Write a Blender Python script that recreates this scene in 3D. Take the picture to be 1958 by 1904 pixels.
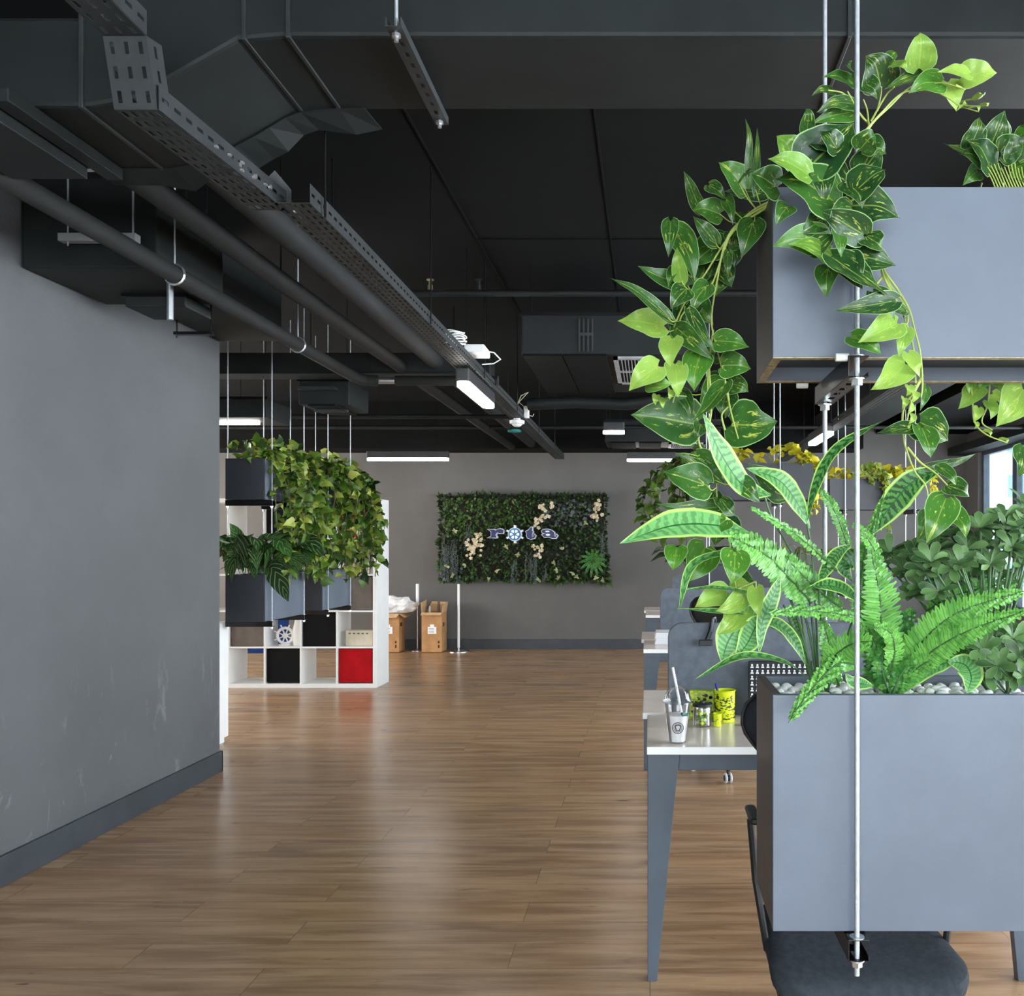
import bpy, bmesh, math, random
from mathutils import Vector, Matrix, Quaternion
for o in list(bpy.data.objects): bpy.data.objects.remove(o)
SC = bpy.context.scene; COL = SC.collection
rnd = random.Random(7)
V = Vector
# ---------------------------------------------------------------- camera (level phone, eye at 1.37 m, looking along +Y)
FP, CX, CY, HC = 1700.0, 1243.0, 1043.0, 1.37
cam = bpy.data.cameras.new('camera'); co = bpy.data.objects.new('camera', cam); COL.objects.link(co)
co.location = (0, 0, HC); co.rotation_euler = (math.radians(90), 0, 0)
cam.sensor_fit = 'HORIZONTAL'; cam.sensor_width = 36; cam.lens = FP*36/1958
cam.shift_x = (979-CX)/1958; cam.shift_y = (CY-952)/1958
cam.clip_start = .05; cam.clip_end = 300
SC.camera = co
def P(x, y, Y): return V(((x-CX)*Y/FP, Y, HC+(CY-y)*Y/FP))
# ---------------------------------------------------------------- sky and exposure
SC.view_settings.view_transform = 'Standard'; SC.view_settings.look = 'None'
SC.view_settings.gamma = 1; SC.view_settings.use_curve_mapping = False
SC.view_settings.exposure = 0.9
w = bpy.data.worlds.new('sky'); SC.world = w; w.use_nodes = True
bg = w.node_tree.nodes['Background']; bg.inputs[0].default_value = (.80, .90, 1.0, 1); bg.inputs[1].default_value = 5.0
# ---------------------------------------------------------------- daylight entering through the glazing
def daylight(loc, rot, sx, sy, power, colr=(.89, .95, 1)):
    l = bpy.data.lights.new('daylight', 'AREA'); l.shape = 'RECTANGLE'; l.size = sx; l.size_y = sy
    l.energy = power; l.color = colr
    o = bpy.data.objects.new('daylight', l); COL.objects.link(o); o.location = loc; o.rotation_euler = rot
    return o
R = math.radians
daylight((-.2, -3.93, 1.9), (R(90), 0, 0), 7.4, 2.1, 190)                # glazing behind the camera
daylight((4.22, 3.4, 1.6), (R(90), 0, R(90)), 12.4, 1.9, 330)            # window band in the right wall
daylight((-7.9, 8.6, 1.6), (R(90), 0, R(-90)), 5.2, 1.9, 210, (1, .90, .78))  # window of the area on the left
# ---------------------------------------------------------------- object helpers
def tag(o, label=None, cat=None, group=None, kind=None):
    if label: o['label'] = label
    if cat: o['category'] = cat
    if group: o['group'] = group
    if kind: o['kind'] = kind
    return o
def empty(name, loc, label, cat, group=None, rz=0):
    o = bpy.data.objects.new(name, None); COL.objects.link(o); o.location = loc
    o.empty_display_size = .05; o.rotation_euler = (0, 0, rz)
    return tag(o, label, cat, group)
def wloc(o):
    l = V((0, 0, 0))
    while o: l += o.location; o = o.parent
    return l
def children(o): return [c for c in COL.objects if c.parent == o]
def dup(o, loc, label, group=None, rz=None, rot=None):
    c = o.copy(); COL.objects.link(c); c.location = loc
    if rz is not None: c.rotation_euler = (0, 0, rz)
    if rot is not None: c.rotation_euler = rot
    c['label'] = label
    if group: c['group'] = group
    def rec(a, b):
        for ch in children(a):
            d = ch.copy(); COL.objects.link(d); d.parent = b; rec(ch, d)
    rec(o, c)
    return c
class MB:
    """collects shapes; build() links them as one mesh object"""
    def __init__(s): s.v = []; s.f = []; s.uv = []; s.t = []; s.m = []; s.mi = 0
    def add(s, vs, fs, uvs=None, tone=0.):
        n = len(s.v); s.v += [V(a) for a in vs]; s.uv += uvs if uvs else [(0.5, .5)]*len(vs)
        s.t += [tone]*len(vs); s.f += [[i+n for i in f] for f in fs]; s.m += [s.mi]*len(fs); return s
    def box(s, x0, x1, y0, y1, z0, z1):
        vs = [(x, y, z) for x in (x0, x1) for y in (y0, y1) for z in (z0, z1)]
        return s.add(vs, [(0, 1, 3, 2), (4, 6, 7, 5), (0, 4, 5, 1), (2, 3, 7, 6), (0, 2, 6, 4), (1, 5, 7, 3)])
    def obox(s, c, size, rot=None):
        M = rot.to_matrix() if rot is not None else Matrix.Identity(3); c = V(c)
        vs = [c+M@V((a*size[0]/2, b*size[1]/2, d*size[2]/2)) for a in (-1, 1) for b in (-1, 1) for d in (-1, 1)]
        return s.add(vs, [(0, 1, 3, 2), (4, 6, 7, 5), (0, 4, 5, 1), (2, 3, 7, 6), (0, 2, 6, 4), (1, 5, 7, 3)])
    def tube(s, pts, r, n=10, cap=True, tone=0.):
        pts = [V(p) for p in pts]; rs = r if isinstance(r, (list, tuple)) else [r]*len(pts)
        vs = []; fs = []; up = None
        for i, p in enumerate(pts):
            t = (pts[min(i+1, len(pts)-1)]-pts[max(i-1, 0)]).normalized()
            if up is None:
                up = V((0, 0, 1)) if abs(t.z) < .9 else V((1, 0, 0))
            a = t.cross(up); a = a.normalized() if a.length > 1e-6 else t.orthogonal().normalized()
            b = a.cross(t).normalized(); up = b
            for k in range(n):
                q = 2*math.pi*k/n; vs.append(p+(a*math.cos(q)+b*math.sin(q))*rs[i])
        for i in range(len(pts)-1):
            for k in range(n):
                k2 = (k+1) % n; fs.append((i*n+k, i*n+k2, (i+1)*n+k2, (i+1)*n+k))
        if cap: fs.append(list(range(n))); fs.append([(len(pts)-1)*n+k for k in range(n)])
        return s.add(vs, fs, None, tone)
    def lathe(s, prof, c, n=24, closed=False):
        c = V(c); vs = []; fs = []
        for (r, z) in prof:
            for k in range(n):
                q = 2*math.pi*k/n; vs.append(c+V((r*math.cos(q), r*math.sin(q), z)))
        for i in range(len(prof)-1):
            for k in range(n):
                k2 = (k+1) % n; fs.append((i*n+k, i*n+k2, (i+1)*n+k2, (i+1)*n+k))
        if prof[0][0] > 0: fs.append(list(range(n)))
        if prof[-1][0] > 0 and not closed: fs.append([(len(prof)-1)*n+k for k in range(n)])
        return s.add(vs, fs)
    def prism(s, poly, d0, d1, axis='y'):
        """poly: 2D outline; extruded along axis between d0 and d1"""
        def m(a, b, d): return {'y': (a, d, b), 'x': (d, a, b), 'z': (a, b, d)}[axis]
        n = len(poly); vs = [m(a, b, d0) for a, b in poly]+[m(a, b, d1) for a, b in poly]
        fs = [list(range(n)), list(range(2*n-1, n-1, -1))]+[(i, i+n, (i+1) % n+n, (i+1) % n) for i in range(n)]
        return s.add(vs, fs)
    def build(s, name, mat, parent=None, smooth=False, bevel=0, origin=None, sub=0, solid=0):
        vs = s.v
        if parent is not None: off = wloc(parent)
        elif origin is not None: off = V(origin)
        else:
            off = V(((min(v.x for v in vs)+max(v.x for v in vs))/2, (min(v.y for v in vs)+max(v.y for v in vs))/2, min(v.z for v in vs)))
        me = bpy.data.meshes.new(name); me.from_pydata([v-off for v in vs], [], s.f)
        uvl = me.uv_layers.new(name='UVMap')
        idx = [0]*len(me.loops); me.loops.foreach_get('vertex_index', idx)
        flat = []
        for i in idx: flat += [s.uv[i][0], s.uv[i][1]]
        uvl.data.foreach_set('uv', flat)
        at = me.attributes.new('tone', 'FLOAT', 'POINT'); at.data.foreach_set('value', s.t)
        mats = mat if isinstance(mat, (list, tuple)) else [mat]
        for mm in mats: me.materials.append(mm)
        if len(mats) > 1: me.polygons.foreach_set('material_index', s.m)
        bm = bmesh.new(); bm.from_mesh(me)
        if not s.uv or all(u == (0.5, .5) for u in s.uv[:4]): bmesh.ops.recalc_face_normals(bm, faces=bm.faces)
        bm.to_mesh(me); bm.free()
        o = bpy.data.objects.new(name, me); COL.objects.link(o)
        if parent is not None: o.parent = parent
        else: o.location = off
        if smooth: me.polygons.foreach_set('use_smooth', [True]*len(me.polygons))
        if bevel:
            b = o.modifiers.new('bevel', 'BEVEL'); b.width = bevel; b.segments = 2; b.limit_method = 'ANGLE'; b.angle_limit = R(40)
        if solid:
            q = o.modifiers.new('thickness', 'SOLIDIFY'); q.thickness = solid
        if sub:
            q = o.modifiers.new('smooth', 'SUBSURF'); q.levels = sub; q.render_levels = sub
        if smooth and bevel == 0 and sub == 0 and not solid:
            try: me.set_sharp_from_angle(angle=R(40))
            except Exception: pass
        return o
def struct(o, name=None):
    o['kind'] = 'structure'; return o
# ---------------------------------------------------------------- materials
def lin(c):
    c = [x/255 for x in c]
    return tuple([(x/12.92 if x <= .04045 else ((x+.055)/1.055)**2.4) for x in c]+[1])
class NT:
    def __init__(s, name):
        s.m = bpy.data.materials.new(name); s.m.use_nodes = True; s.t = s.m.node_tree; s.b = s.t.nodes['Principled BSDF']
        s.out = s.t.nodes['Material Output']
    def n(s, typ, **k):
        nd = s.t.nodes.new('ShaderNode'+typ)
        for a, b in k.items(): setattr(nd, a, b)
        return nd
    def l(s, a, b): s.t.links.new(a, b)
    def put(s, inp, v):
        if hasattr(v, 'is_output'): s.l(v, inp)
        else: inp.default_value = v
    def math(s, op, a, b=0., c=None, clamp=False):
        nd = s.n('Math', operation=op, use_clamp=clamp); s.put(nd.inputs[0], a); s.put(nd.inputs[1], b)
        if c is not None: s.put(nd.inputs[2], c)
        return nd.outputs[0]
    def mix(s, f, a, b, mode='MIX'):
        nd = s.n('Mix', data_type='RGBA', blend_type=mode); s.put(nd.inputs[0], f); s.put(nd.inputs[6], a); s.put(nd.inputs[7], b)
        return nd.outputs[2]
    def noise(s, vec, scale, detail=3, rough=.5, dist=0):
        nd = s.n('TexNoise'); s.l(vec, nd.inputs['Vector']); nd.inputs['Scale'].default_value = scale
        nd.inputs['Detail'].default_value = detail; nd.inputs['Roughness'].default_value = rough; nd.inputs['Distortion'].default_value = dist
        return nd.outputs['Fac']
    def smooth(s, v, a, b):
        nd = s.n('MapRange', interpolation_type='SMOOTHSTEP'); s.put(nd.inputs[0], v); nd.inputs[1].default_value = a; nd.inputs[2].default_value = b
        return nd.outputs[0]
    def obj(s): return s.n('TexCoord').outputs['Object']
    def scaled(s, vec, sc):
        nd = s.n('Mapping'); s.l(vec, nd.inputs[0]); nd.inputs['Scale'].default_value = sc; return nd.outputs[0]
    def bump(s, h, strength=.2, dist=.01):
        nd = s.n('Bump'); nd.inputs['Strength'].default_value = strength; nd.inputs['Distance'].default_value = dist
        s.l(h, nd.inputs['Height']); s.l(nd.outputs[0], s.b.inputs['Normal'])
def mat(name, col, rough=.5, metal=0., var=.06, scale=8., spec=.5, bump=0., bscale=200., trans=0., ior=1.45, col2=None):
    k = NT(name); c = lin(col)
    nf = k.noise(k.obj(), scale, 4, .6)
    c2 = lin(col2) if col2 else tuple([min(1, x*(1+var*3)) for x in c[:3]]+[1])
    c1 = tuple([x*(1-var*1.5) for x in c[:3]]+[1]) if not col2 else c
    k.l(k.mix(k.smooth(nf, .3, .7), c1, c2), k.b.inputs['Base Color'])
    k.b.inputs['Roughness'].default_value = rough; k.b.inputs['Metallic'].default_value = metal
    k.b.inputs['Specular IOR Level'].default_value = spec
    if trans: k.b.inputs['Transmission Weight'].default_value = trans; k.b.inputs['IOR'].default_value = ior
    if bump: k.bump(k.noise(k.obj(), bscale, 3), bump, .002)
    return k.m
def emis(name, col, st):
    k = NT(name); k.b.inputs['Emission Color'].default_value = lin(col); k.b.inputs['Emission Strength'].default_value = st
    k.b.inputs['Base Color'].default_value = lin(col); return k.m
def glassmat(name, tint=(1, 1, 1, 1), gl=.08, rough=.02):
    """thin clear sheet: mostly see-through with a faint gloss"""
    k = NT(name); tr = k.n('BsdfTransparent'); tr.inputs[0].default_value = tint
    g = k.n('BsdfGlossy'); g.inputs['Roughness'].default_value = rough
    fr = k.n('LayerWeight'); fr.inputs[0].default_value = .25
    f = k.math('ADD', k.math('MULTIPLY', fr.outputs['Fresnel'], .7), gl, clamp=True)
    mx = k.n('MixShader'); k.l(f, mx.inputs[0]); k.l(tr.outputs[0], mx.inputs[1]); k.l(g.outputs[0], mx.inputs[2])
    k.l(mx.outputs[0], k.out.inputs[0]); k.m['glass'] = 1; return k.m
def leafmat(name, dark, light, old=None, kind='plain', trans=.22, rough=.42, edge=None):
    k = NT(name)
    tone = k.n('Attribute', attribute_name='tone').outputs['Fac']
    uvn = k.n('UVMap'); uvn.uv_map = 'UVMap'; sep = k.n('SeparateXYZ'); k.l(uvn.outputs[0], sep.inputs[0])
    u = sep.outputs[0]; v = sep.outputs[1]
    au = k.math('ABSOLUTE', k.math('MULTIPLY', k.math('SUBTRACT', u, .5), 2.))
    if old:
        rmp = k.n('ValToRGB'); k.l(tone, rmp.inputs[0]); el = rmp.color_ramp.elements
        el[0].position = 0; el[0].color = lin(dark); el[1].position = 1; el[1].color = lin(old)
        e = el.new(.5); e.color = lin(light); base = rmp.outputs[0]
    else: base = k.mix(tone, lin(dark), lin(light))
    big = k.noise(k.obj(), 30, 2); base = k.mix(k.math('MULTIPLY', k.smooth(big, .35, .7), .35), base, k.mix(.5, base, lin(light)))
    if kind == 'pothos':
        comb = k.n('CombineXYZ'); k.l(k.math('MULTIPLY', au, 3.4), comb.inputs[0])
        k.l(k.math('SUBTRACT', k.math('MULTIPLY', v, 3.4), k.math('MULTIPLY', au, 2.6)), comb.inputs[1])
        k.l(k.math('MULTIPLY', tone, 37.), comb.inputs[2])
        nf = k.noise(comb.outputs[0], 1.5, 5, .7, .6)
        mk = k.math('MULTIPLY', k.smooth(nf, .57, .63), k.math('SUBTRACT', 1., k.smooth(au, .45, .9)))
        base = k.mix(k.math('MULTIPLY', mk, .8), base, lin((196, 208, 96)))
        sidev = k.math('ABSOLUTE', k.math('SINE', k.math('MULTIPLY', k.math('SUBTRACT', v, k.math('MULTIPLY', au, .35)), 24.)))
        base = k.mix(k.math('MULTIPLY', k.math('SUBTRACT', 1., k.smooth(sidev, 0., .12)), .14), base, lin((20, 52, 22)))
        base = k.mix(k.math('SUBTRACT', 1., k.smooth(au, .02, .05)), base, k.mix(.45, base, lin((170, 190, 90))))
        base = k.mix(k.smooth(au, .93, .99), base, lin((165, 200, 130)))
    if kind == 'striped':
        comb = k.n('CombineXYZ'); k.l(k.math('MULTIPLY', u, 5.), comb.inputs[0]); k.l(k.math('MULTIPLY', v, 30.), comb.inputs[1]); k.l(k.math('MULTIPLY', tone, 11.), comb.inputs[2])
        nf = k.noise(comb.outputs[0], .8, 3, .6)
        ph = k.math('ADD', k.math('MULTIPLY', v, 95.), k.math('ADD', k.math('MULTIPLY', nf, 9.), k.math('MULTIPLY', au, 5.)))
        st = k.math('MULTIPLY', k.smooth(k.math('SINE', ph), -.15, .3), k.smooth(nf, .32, .42))
        st = k.math('MULTIPLY', st, k.math('SUBTRACT', 1., k.smooth(au, .72, .8)))
        base = k.mix(k.math('MULTIPLY', st, k.math('SUBTRACT', .92, k.math('MULTIPLY', tone, .55))), base, lin((14, 46, 26)))
        base = k.mix(k.smooth(au, .78, .84), base, lin((176, 214, 110)))
        base = k.mix(k.math('SUBTRACT', 1., k.smooth(au, .03, .07)), base, lin((30, 92, 40)))
    if kind == 'veined':
        sv = k.math('ABSOLUTE', k.math('SINE', k.math('MULTIPLY', k.math('SUBTRACT', v, k.math('MULTIPLY', au, .3)), 22.)))
        base = k.mix(k.math('MULTIPLY', k.math('SUBTRACT', 1., k.smooth(sv, .1, .4)), .6), base, lin((150, 175, 110)))
    if kind == 'fern':
        base = k.mix(k.math('SUBTRACT', 1., k.smooth(au, .05, .2)), base, k.mix(.6, base, lin((14, 60, 24))))
    if edge: base = k.mix(k.smooth(au, .86, .97), base, lin(edge))
    k.l(base, k.b.inputs['Base Color']); k.b.inputs['Roughness'].default_value = rough
    k.b.inputs['Specular IOR Level'].default_value = .45
    bn = k.noise(k.obj(), 55, 2); k.bump(bn, .25, .004)
    tl = k.n('BsdfTranslucent'); k.l(base, tl.inputs[0]); mx = k.n('MixShader'); mx.inputs[0].default_value = trans
    k.l(k.b.outputs[0], mx.inputs[1]); k.l(tl.outputs[0], mx.inputs[2]); k.l(mx.outputs[0], k.out.inputs[0])
    return k.m
def wallmat(name, col, scuff=.25):
    k = NT(name); o = k.obj(); n1 = k.noise(o, 1.3, 5, .6); n2 = k.noise(o, 90, 3)
    base = k.mix(k.smooth(n1, .35, .7), lin(col), lin([min(255, c*1.08) for c in col]))
    n3 = k.noise(k.scaled(o, (3, 3, 1.2)), 2.2, 8, .75, 1.5)
    z = k.n('SeparateXYZ'); k.l(o, z.inputs[0])
    m = k.math('MULTIPLY', k.smooth(n3, .57, .66), k.math('SUBTRACT', 1., k.smooth(z.outputs[2], .3, 1.0)))
    base = k.mix(k.math('MULTIPLY', m, scuff), base, lin((170, 172, 175)))
    k.l(base, k.b.inputs['Base Color']); k.b.inputs['Roughness'].default_value = .72; k.b.inputs['Specular IOR Level'].default_value = .3
    k.bump(n2, .35, .004); return k.m
def floormat():
    k = NT('oak_vinyl_planks'); o = k.obj()
    br = k.n('TexBrick'); k.l(o, br.inputs['Vector']); br.inputs['Scale'].default_value = 1
    br.inputs['Brick Width'].default_value = 1.25; br.inputs['Row Height'].default_value = .18; br.offset = .37; br.offset_frequency = 2
    br.inputs['Mortar Size'].default_value = .0012; br.inputs['Mortar Smooth'].default_value = .3; br.inputs['Bias'].default_value = 0
    br.inputs['Color1'].default_value = (0, 0, 0, 1); br.inputs['Color2'].default_value = (1, 1, 1, 1); br.inputs['Mortar'].default_value = (.5, .5, .5, 1)
    sepc = k.n('SeparateColor'); k.l(br.outputs['Color'], sepc.inputs[0]); pid = sepc.outputs[0]
    off = k.n('CombineXYZ'); k.l(k.math('MULTIPLY', pid, 13.), off.inputs[0]); k.l(k.math('MULTIPLY', pid, 7.), off.inputs[2])
    va = k.n('VectorMath', operation='ADD'); k.l(o, va.inputs[0]); k.l(off.outputs[0], va.inputs[1])
    g1 = k.noise(k.scaled(va.outputs[0], (.9, 9, 1)), 1.8, 5, .55, .5)
    g2 = k.noise(k.scaled(va.outputs[0], (5, 120, 1)), 2.0, 4, .6)
    kn = k.noise(k.scaled(va.outputs[0], (1.6, 9, 1)), 2.6, 2, .5, 1.)
    base = k.mix(k.smooth(g1, .3, .72), lin((130, 102, 78)), lin((184, 150, 116)))
    base = k.mix(k.math('MULTIPLY', k.smooth(g2, .35, .75), .22), base, lin((134, 98, 68)))
    base = k.mix(k.math('MULTIPLY', pid, .28), base, lin((184, 138, 92)))
    base = k.mix(k.math('MULTIPLY', k.smooth(kn, .70, .77), .6), base, lin((52, 36, 28)))
    base = k.mix(k.math('MULTIPLY', br.outputs['Fac'], .7), base, lin((50, 36, 26)))
    k.l(base, k.b.inputs['Base Color'])
    k.l(k.math('ADD', k.math('MULTIPLY', g2, .08), .21), k.b.inputs['Roughness']); k.b.inputs['Specular IOR Level'].default_value = .5
    k.bump(k.math('SUBTRACT', g2, k.math('MULTIPLY', br.outputs['Fac'], 2.)), .12, .002)
    return k.m
M = dict(
 wall=wallmat('grey_wall_paint', (84, 85, 87), .22), slab=mat('black_painted_slab', (13, 14, 14), .9, var=.1, scale=1.2, spec=.12, bump=.2, bscale=60),
 backwall=wallmat('grey_back_wall_paint', (92, 90, 88), .0),
 base=mat('dark_baseboard', (52, 57, 62), .5, var=.08, scale=5), floor=floormat(),
 duct=mat('black_painted_duct', (23, 27, 27), .6, var=.12, scale=3, bump=.25, bscale=25, spec=.28), ductseam=mat('duct_seam_tape', (30, 34, 34), .5, var=.15, scale=9),
 pipe=mat('pipe_insulation', (17, 19, 19), .8, var=.1, bump=.3, bscale=90), tray=mat('painted_cable_tray', (40, 43, 44), .55, .2, var=.1, scale=12),
 steel=mat('zinc_steel', (196, 200, 202), .32, .9, var=.05, scale=40), rod=mat('threaded_rod_steel', (176, 181, 184), .35, .75, var=.05, scale=60, bump=.6, bscale=900),
 blackmetal=mat('black_steel_channel', (15, 14, 15), .28, .2), chrome=mat('brushed_steel', (190, 190, 192), .25, .95),
 planter=mat('grey_blue_laminate', (92, 100, 112), .48, var=.04, scale=3, bump=.12, bscale=900), planterdk=mat('dark_and_shaded_laminate', (38, 41, 47), .5, var=.05, scale=4, bump=.1, bscale=900),
 raw=mat('raw_board_edge', (150, 136, 112), .85, var=.15, scale=60), endshade_slat=mat('brown_shaded_end_and_slat', (76, 70, 70), .45, var=.06),  # planter ends: dark side and reflection put into the brown; slat shares it
 white=mat('white_laminate', (236, 236, 234), .35, var=.01), deskedge=mat('white_desk_edge', (244, 244, 242), .3, var=.01),
 desktop=mat('pale_desk_top', (226, 210, 200), .2, var=.03, scale=5), leg=mat('blue_grey_leg_metal', (72, 82, 92), .45, var=.04),
 screen=mat('grey_felt_screen', (98, 104, 112), .9, var=.05, scale=30, bump=.5, bscale=700, spec=.2),
 plasticb=mat('black_plastic', (20, 21, 23), .4, var=.05), mesh_f=mat('black_mesh_fabric', (24, 25, 27), .85, bump=.8, bscale=500), seatf=mat('charcoal_seat_fabric', (52, 56, 61), .95, var=.08, scale=60, bump=.6, bscale=600, spec=.15),
 navy=mat('navy_fabric', (14, 19, 32), .8), castert=mat('grey_caster_tread', (186, 188, 190), .5), pebble=mat('white_pebble', (238, 238, 236), .6, var=.04, scale=20),
 soil=mat('dark_filler_soil', (40, 36, 32), .95, bump=1, bscale=80), binb=mat('black_fabric_box', (16, 15, 16), .9, bump=.4, bscale=400, spec=.2), binr=mat('red_fabric_box', (170, 10, 20), .85, bump=.4, bscale=400, spec=.2),
 taupe=mat('taupe_fabric_box', (104, 96, 90), .9, bump=.4, bscale=400, spec=.2), card=mat('corrugated_cardboard', (172, 128, 84), .85, var=.08, scale=6), cardin=mat('cardboard_inner', (196, 160, 118), .9, var=.06),
 paper=mat('white_paper', (235, 235, 236), .7, var=.01), ink=mat('dark_print', (40, 34, 30), .7), bag=mat('white_plastic_bag', (228, 226, 226), .4, var=.04, bump=.6, bscale=18),
 plasticw=mat('white_plastic', (232, 233, 232), .4, var=.01), cream=mat('cream_plastic', (206, 196, 172), .45), blue=mat('blue_plastic', (22, 78, 170), .4),
 yellow=mat('yellow_ceramic', (214, 228, 30), .25, var=.02), blackdot=mat('black_print_on_mug', (34, 40, 10), .3), penblue=mat('blue_pen', (20, 30, 130), .3),
 glass=glassmat('clear_plastic', (1, 1, 1, 1), .05), winglass=glassmat('window_glass', (.96, .98, .98, 1), .02), milk=mat('white_drink_foam', (240, 240, 240), .5, var=.02, scale=60),
 winframe=mat('window_frame_grey', (62, 72, 84), .45), signnavy=mat('sign_navy', (34, 36, 84), .4), signblue=mat('sign_blue', (48, 110, 160), .4), signwhite=mat('sign_white_edge', (228, 230, 236), .4),
 lamp=emis('lamp_diffuser', (255, 250, 242), 16.), lampbody=mat('lamp_housing', (44, 44, 45), .45), grille=mat('vent_grille_grey', (150, 152, 154), .5), dark=mat('vent_shade_black', (8, 8, 9), .9),
 strutpale=mat('galvanised_strut', (150, 152, 152), .4, .4), teal=mat('teal_plastic', (30, 120, 110), .4), orange=mat('orange_cable', (230, 150, 40), .5), bldg=mat('pale_facade', (190, 205, 218), .8, var=.03), bldgw=mat('facade_window', (120, 150, 175), .3),
 brass=mat('brass', (200, 190, 150), .3, .9), lapis=mat('calendar_board_black', (18, 20, 26), .5),
)
# ================================================================= SETTING
S = lambda name, mb, m, **k: struct(mb.build(name, m, **k))
Z1 = 3.2
S('floor', MB().box(-8.15, 4.35, -4.15, 11.95, -.12, 0), M['floor'], origin=(0, 0, 0))
S('ceiling', MB().box(-8.15, 4.35, -4.15, 11.95, Z1, Z1+.15), M['slab'], origin=(0, 0, Z1))
S('wall_left', MB().box(-2.76, -2.61, -4, 5.39, 0, Z1), M['wall'], origin=(-2.61, 0, 0))
S('wall_left_return', MB().box(-8, -2.76, 5.24, 5.39, 0, Z1), M['wall'], origin=(-5, 5.3, 0))
S('wall_back', MB().box(-8, 4.35, 11.8, 11.95, 0, Z1), M['backwall'], origin=(0, 11.8, 0))
m = MB(); m.box(-8.15, -8, 5.24, 11.95, 0, .6).box(-8.15, -8, 5.24, 11.95, 2.6, Z1).box(-8.15, -8, 5.24, 5.95, .6, 2.6).box(-8.15, -8, 11.25, 11.95, .6, 2.6)
S('wall_far_left', m, M['backwall'], origin=(-8, 8, 0))
m = MB(); m.box(-2.76, 4.35, -4.15, -4, 0, .8).box(-2.76, 4.35, -4.15, -4, 3.0, Z1).box(-2.76, -2.4, -4.15, -4, .8, 3.0).box(4.05, 4.35, -4.15, -4, .8, 3.0)
S('wall_behind', m, M['backwall'], origin=(0, -4, 0))
m = MB(); m.box(4.2, 4.35, -4, 11.8, 0, .6).box(4.2, 4.35, -4, 11.8, 2.58, Z1).box(4.2, 4.35, -4, -2.9, .6, 2.58).box(4.2, 4.35, 11.39, 11.8, .6, 2.58)
S('wall_right', m, M['backwall'], origin=(4.2, 0, 0))
S('baseboard_left', MB().box(-2.615, -2.595, -4, 5.405, 0, .125).box(-2.76, -2.595, 5.388, 5.405, 0, .125), M['base'], bevel=.003)
S('baseboard_back', MB().box(-8, 4.2, 11.782, 11.802, 0, .13), M['base'], bevel=.003)
S('trim_1', MB().box(-.238, -.228, 2.9, 11.0, Z1-.006, Z1+.01).box(-1.035, -1.025, 2.9, 11.0, Z1-.006, Z1+.01).box(-1.03, 4.2, 5.3, 5.31, Z1-.006, Z1+.01), M['slab'])
# blind box along the top of the right windows, and a beam in front of the back wall
S('trim_2', MB().box(3.95, 4.2, 2.0, 11.8, 2.56, 2.66), M['duct'])
S('trim_3', MB().box(-8, 2.7, 11.25, 11.8, 2.60, 3.2), M['slab'])
S('trim_4', MB().box(3.0, 4.2, 2.0, 11.8, 2.85, 3.2), M['slab'])
def window(n, x, y0, y1, z0, z1, axis, sash=0):
    f = MB(); w_ = .06
    def bx(a0, a1, c0, c1):
        if axis == 'x': f.box(x, x+.07, a0, a1, c0, c1)
        else: f.box(a0, a1, x, x+.07, c0, c1)
    bx(y0, y0+w_, z0, z1); bx(y1-w_, y1, z0, z1); bx(y0+w_, y1-w_, z0, z0+w_); bx(y0+w_, y1-w_, z1-w_, z1)
    o = S('window_%d' % n, f, M['winframe'], bevel=.004)
    g = MB()
    if axis == 'x': g.box(x+.03, x+.036, y0+w_, y1-w_, z0+w_, z1-w_)
    else: g.box(y0+w_, y1-w_, x+.03, x+.036, z0+w_, z1-w_)
    g.build('window_glass', M['winglass'], o)
    if sash:   # a sash pushed open at its foot
        c = MB(); q = Quaternion((0, 1, 0), R(-14)); yc = (y0+y1)/2; zt = z1-.08
        L = z1-z0-.3
        for (yy, zz, sy, sz) in ((y0+.1, -L/2, .05, L), (y1-.1, -L/2, .05, L), (yc, -.02, y1-y0-.2, .05), (yc, -L+.02, y1-y0-.2, .05)):
            c.obox(V((x+.05, yy, zt))+q@V((0, 0, zz)), (.045, sy, sz), q)
        c.build('open_sash', M['winframe'], o)
y = 11.39; n = 1
while y > -2.8:
    window(n, 4.25, y-1.02, y, .6, 2.58, 'x', sash=(n == 2)); y -= 1.02; n += 1
for i in range(4): window(n, -4.12, -2.4+i*1.6125, -2.4+(i+1)*1.6125, .8, 3.0, 'y'); n += 1
for i in range(4): window(n, -8.12, 5.95+i*1.325, 5.95+(i+1)*1.325, .6, 2.6, 'x'); n += 1
# building across the street, seen through the first window
m = MB().box(21, 34, 52, 66, -30, 40); b = m.build('building', M['bldg']); tag(b, 'pale office building seen through the far right window', 'building')
m = MB()
for k in range(20):
    m.box(20.9, 34, 51.93, 52.02, -14+k*2.6, -12.7+k*2.6)
m.build('window_band', M['bldgw'], b)
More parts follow.
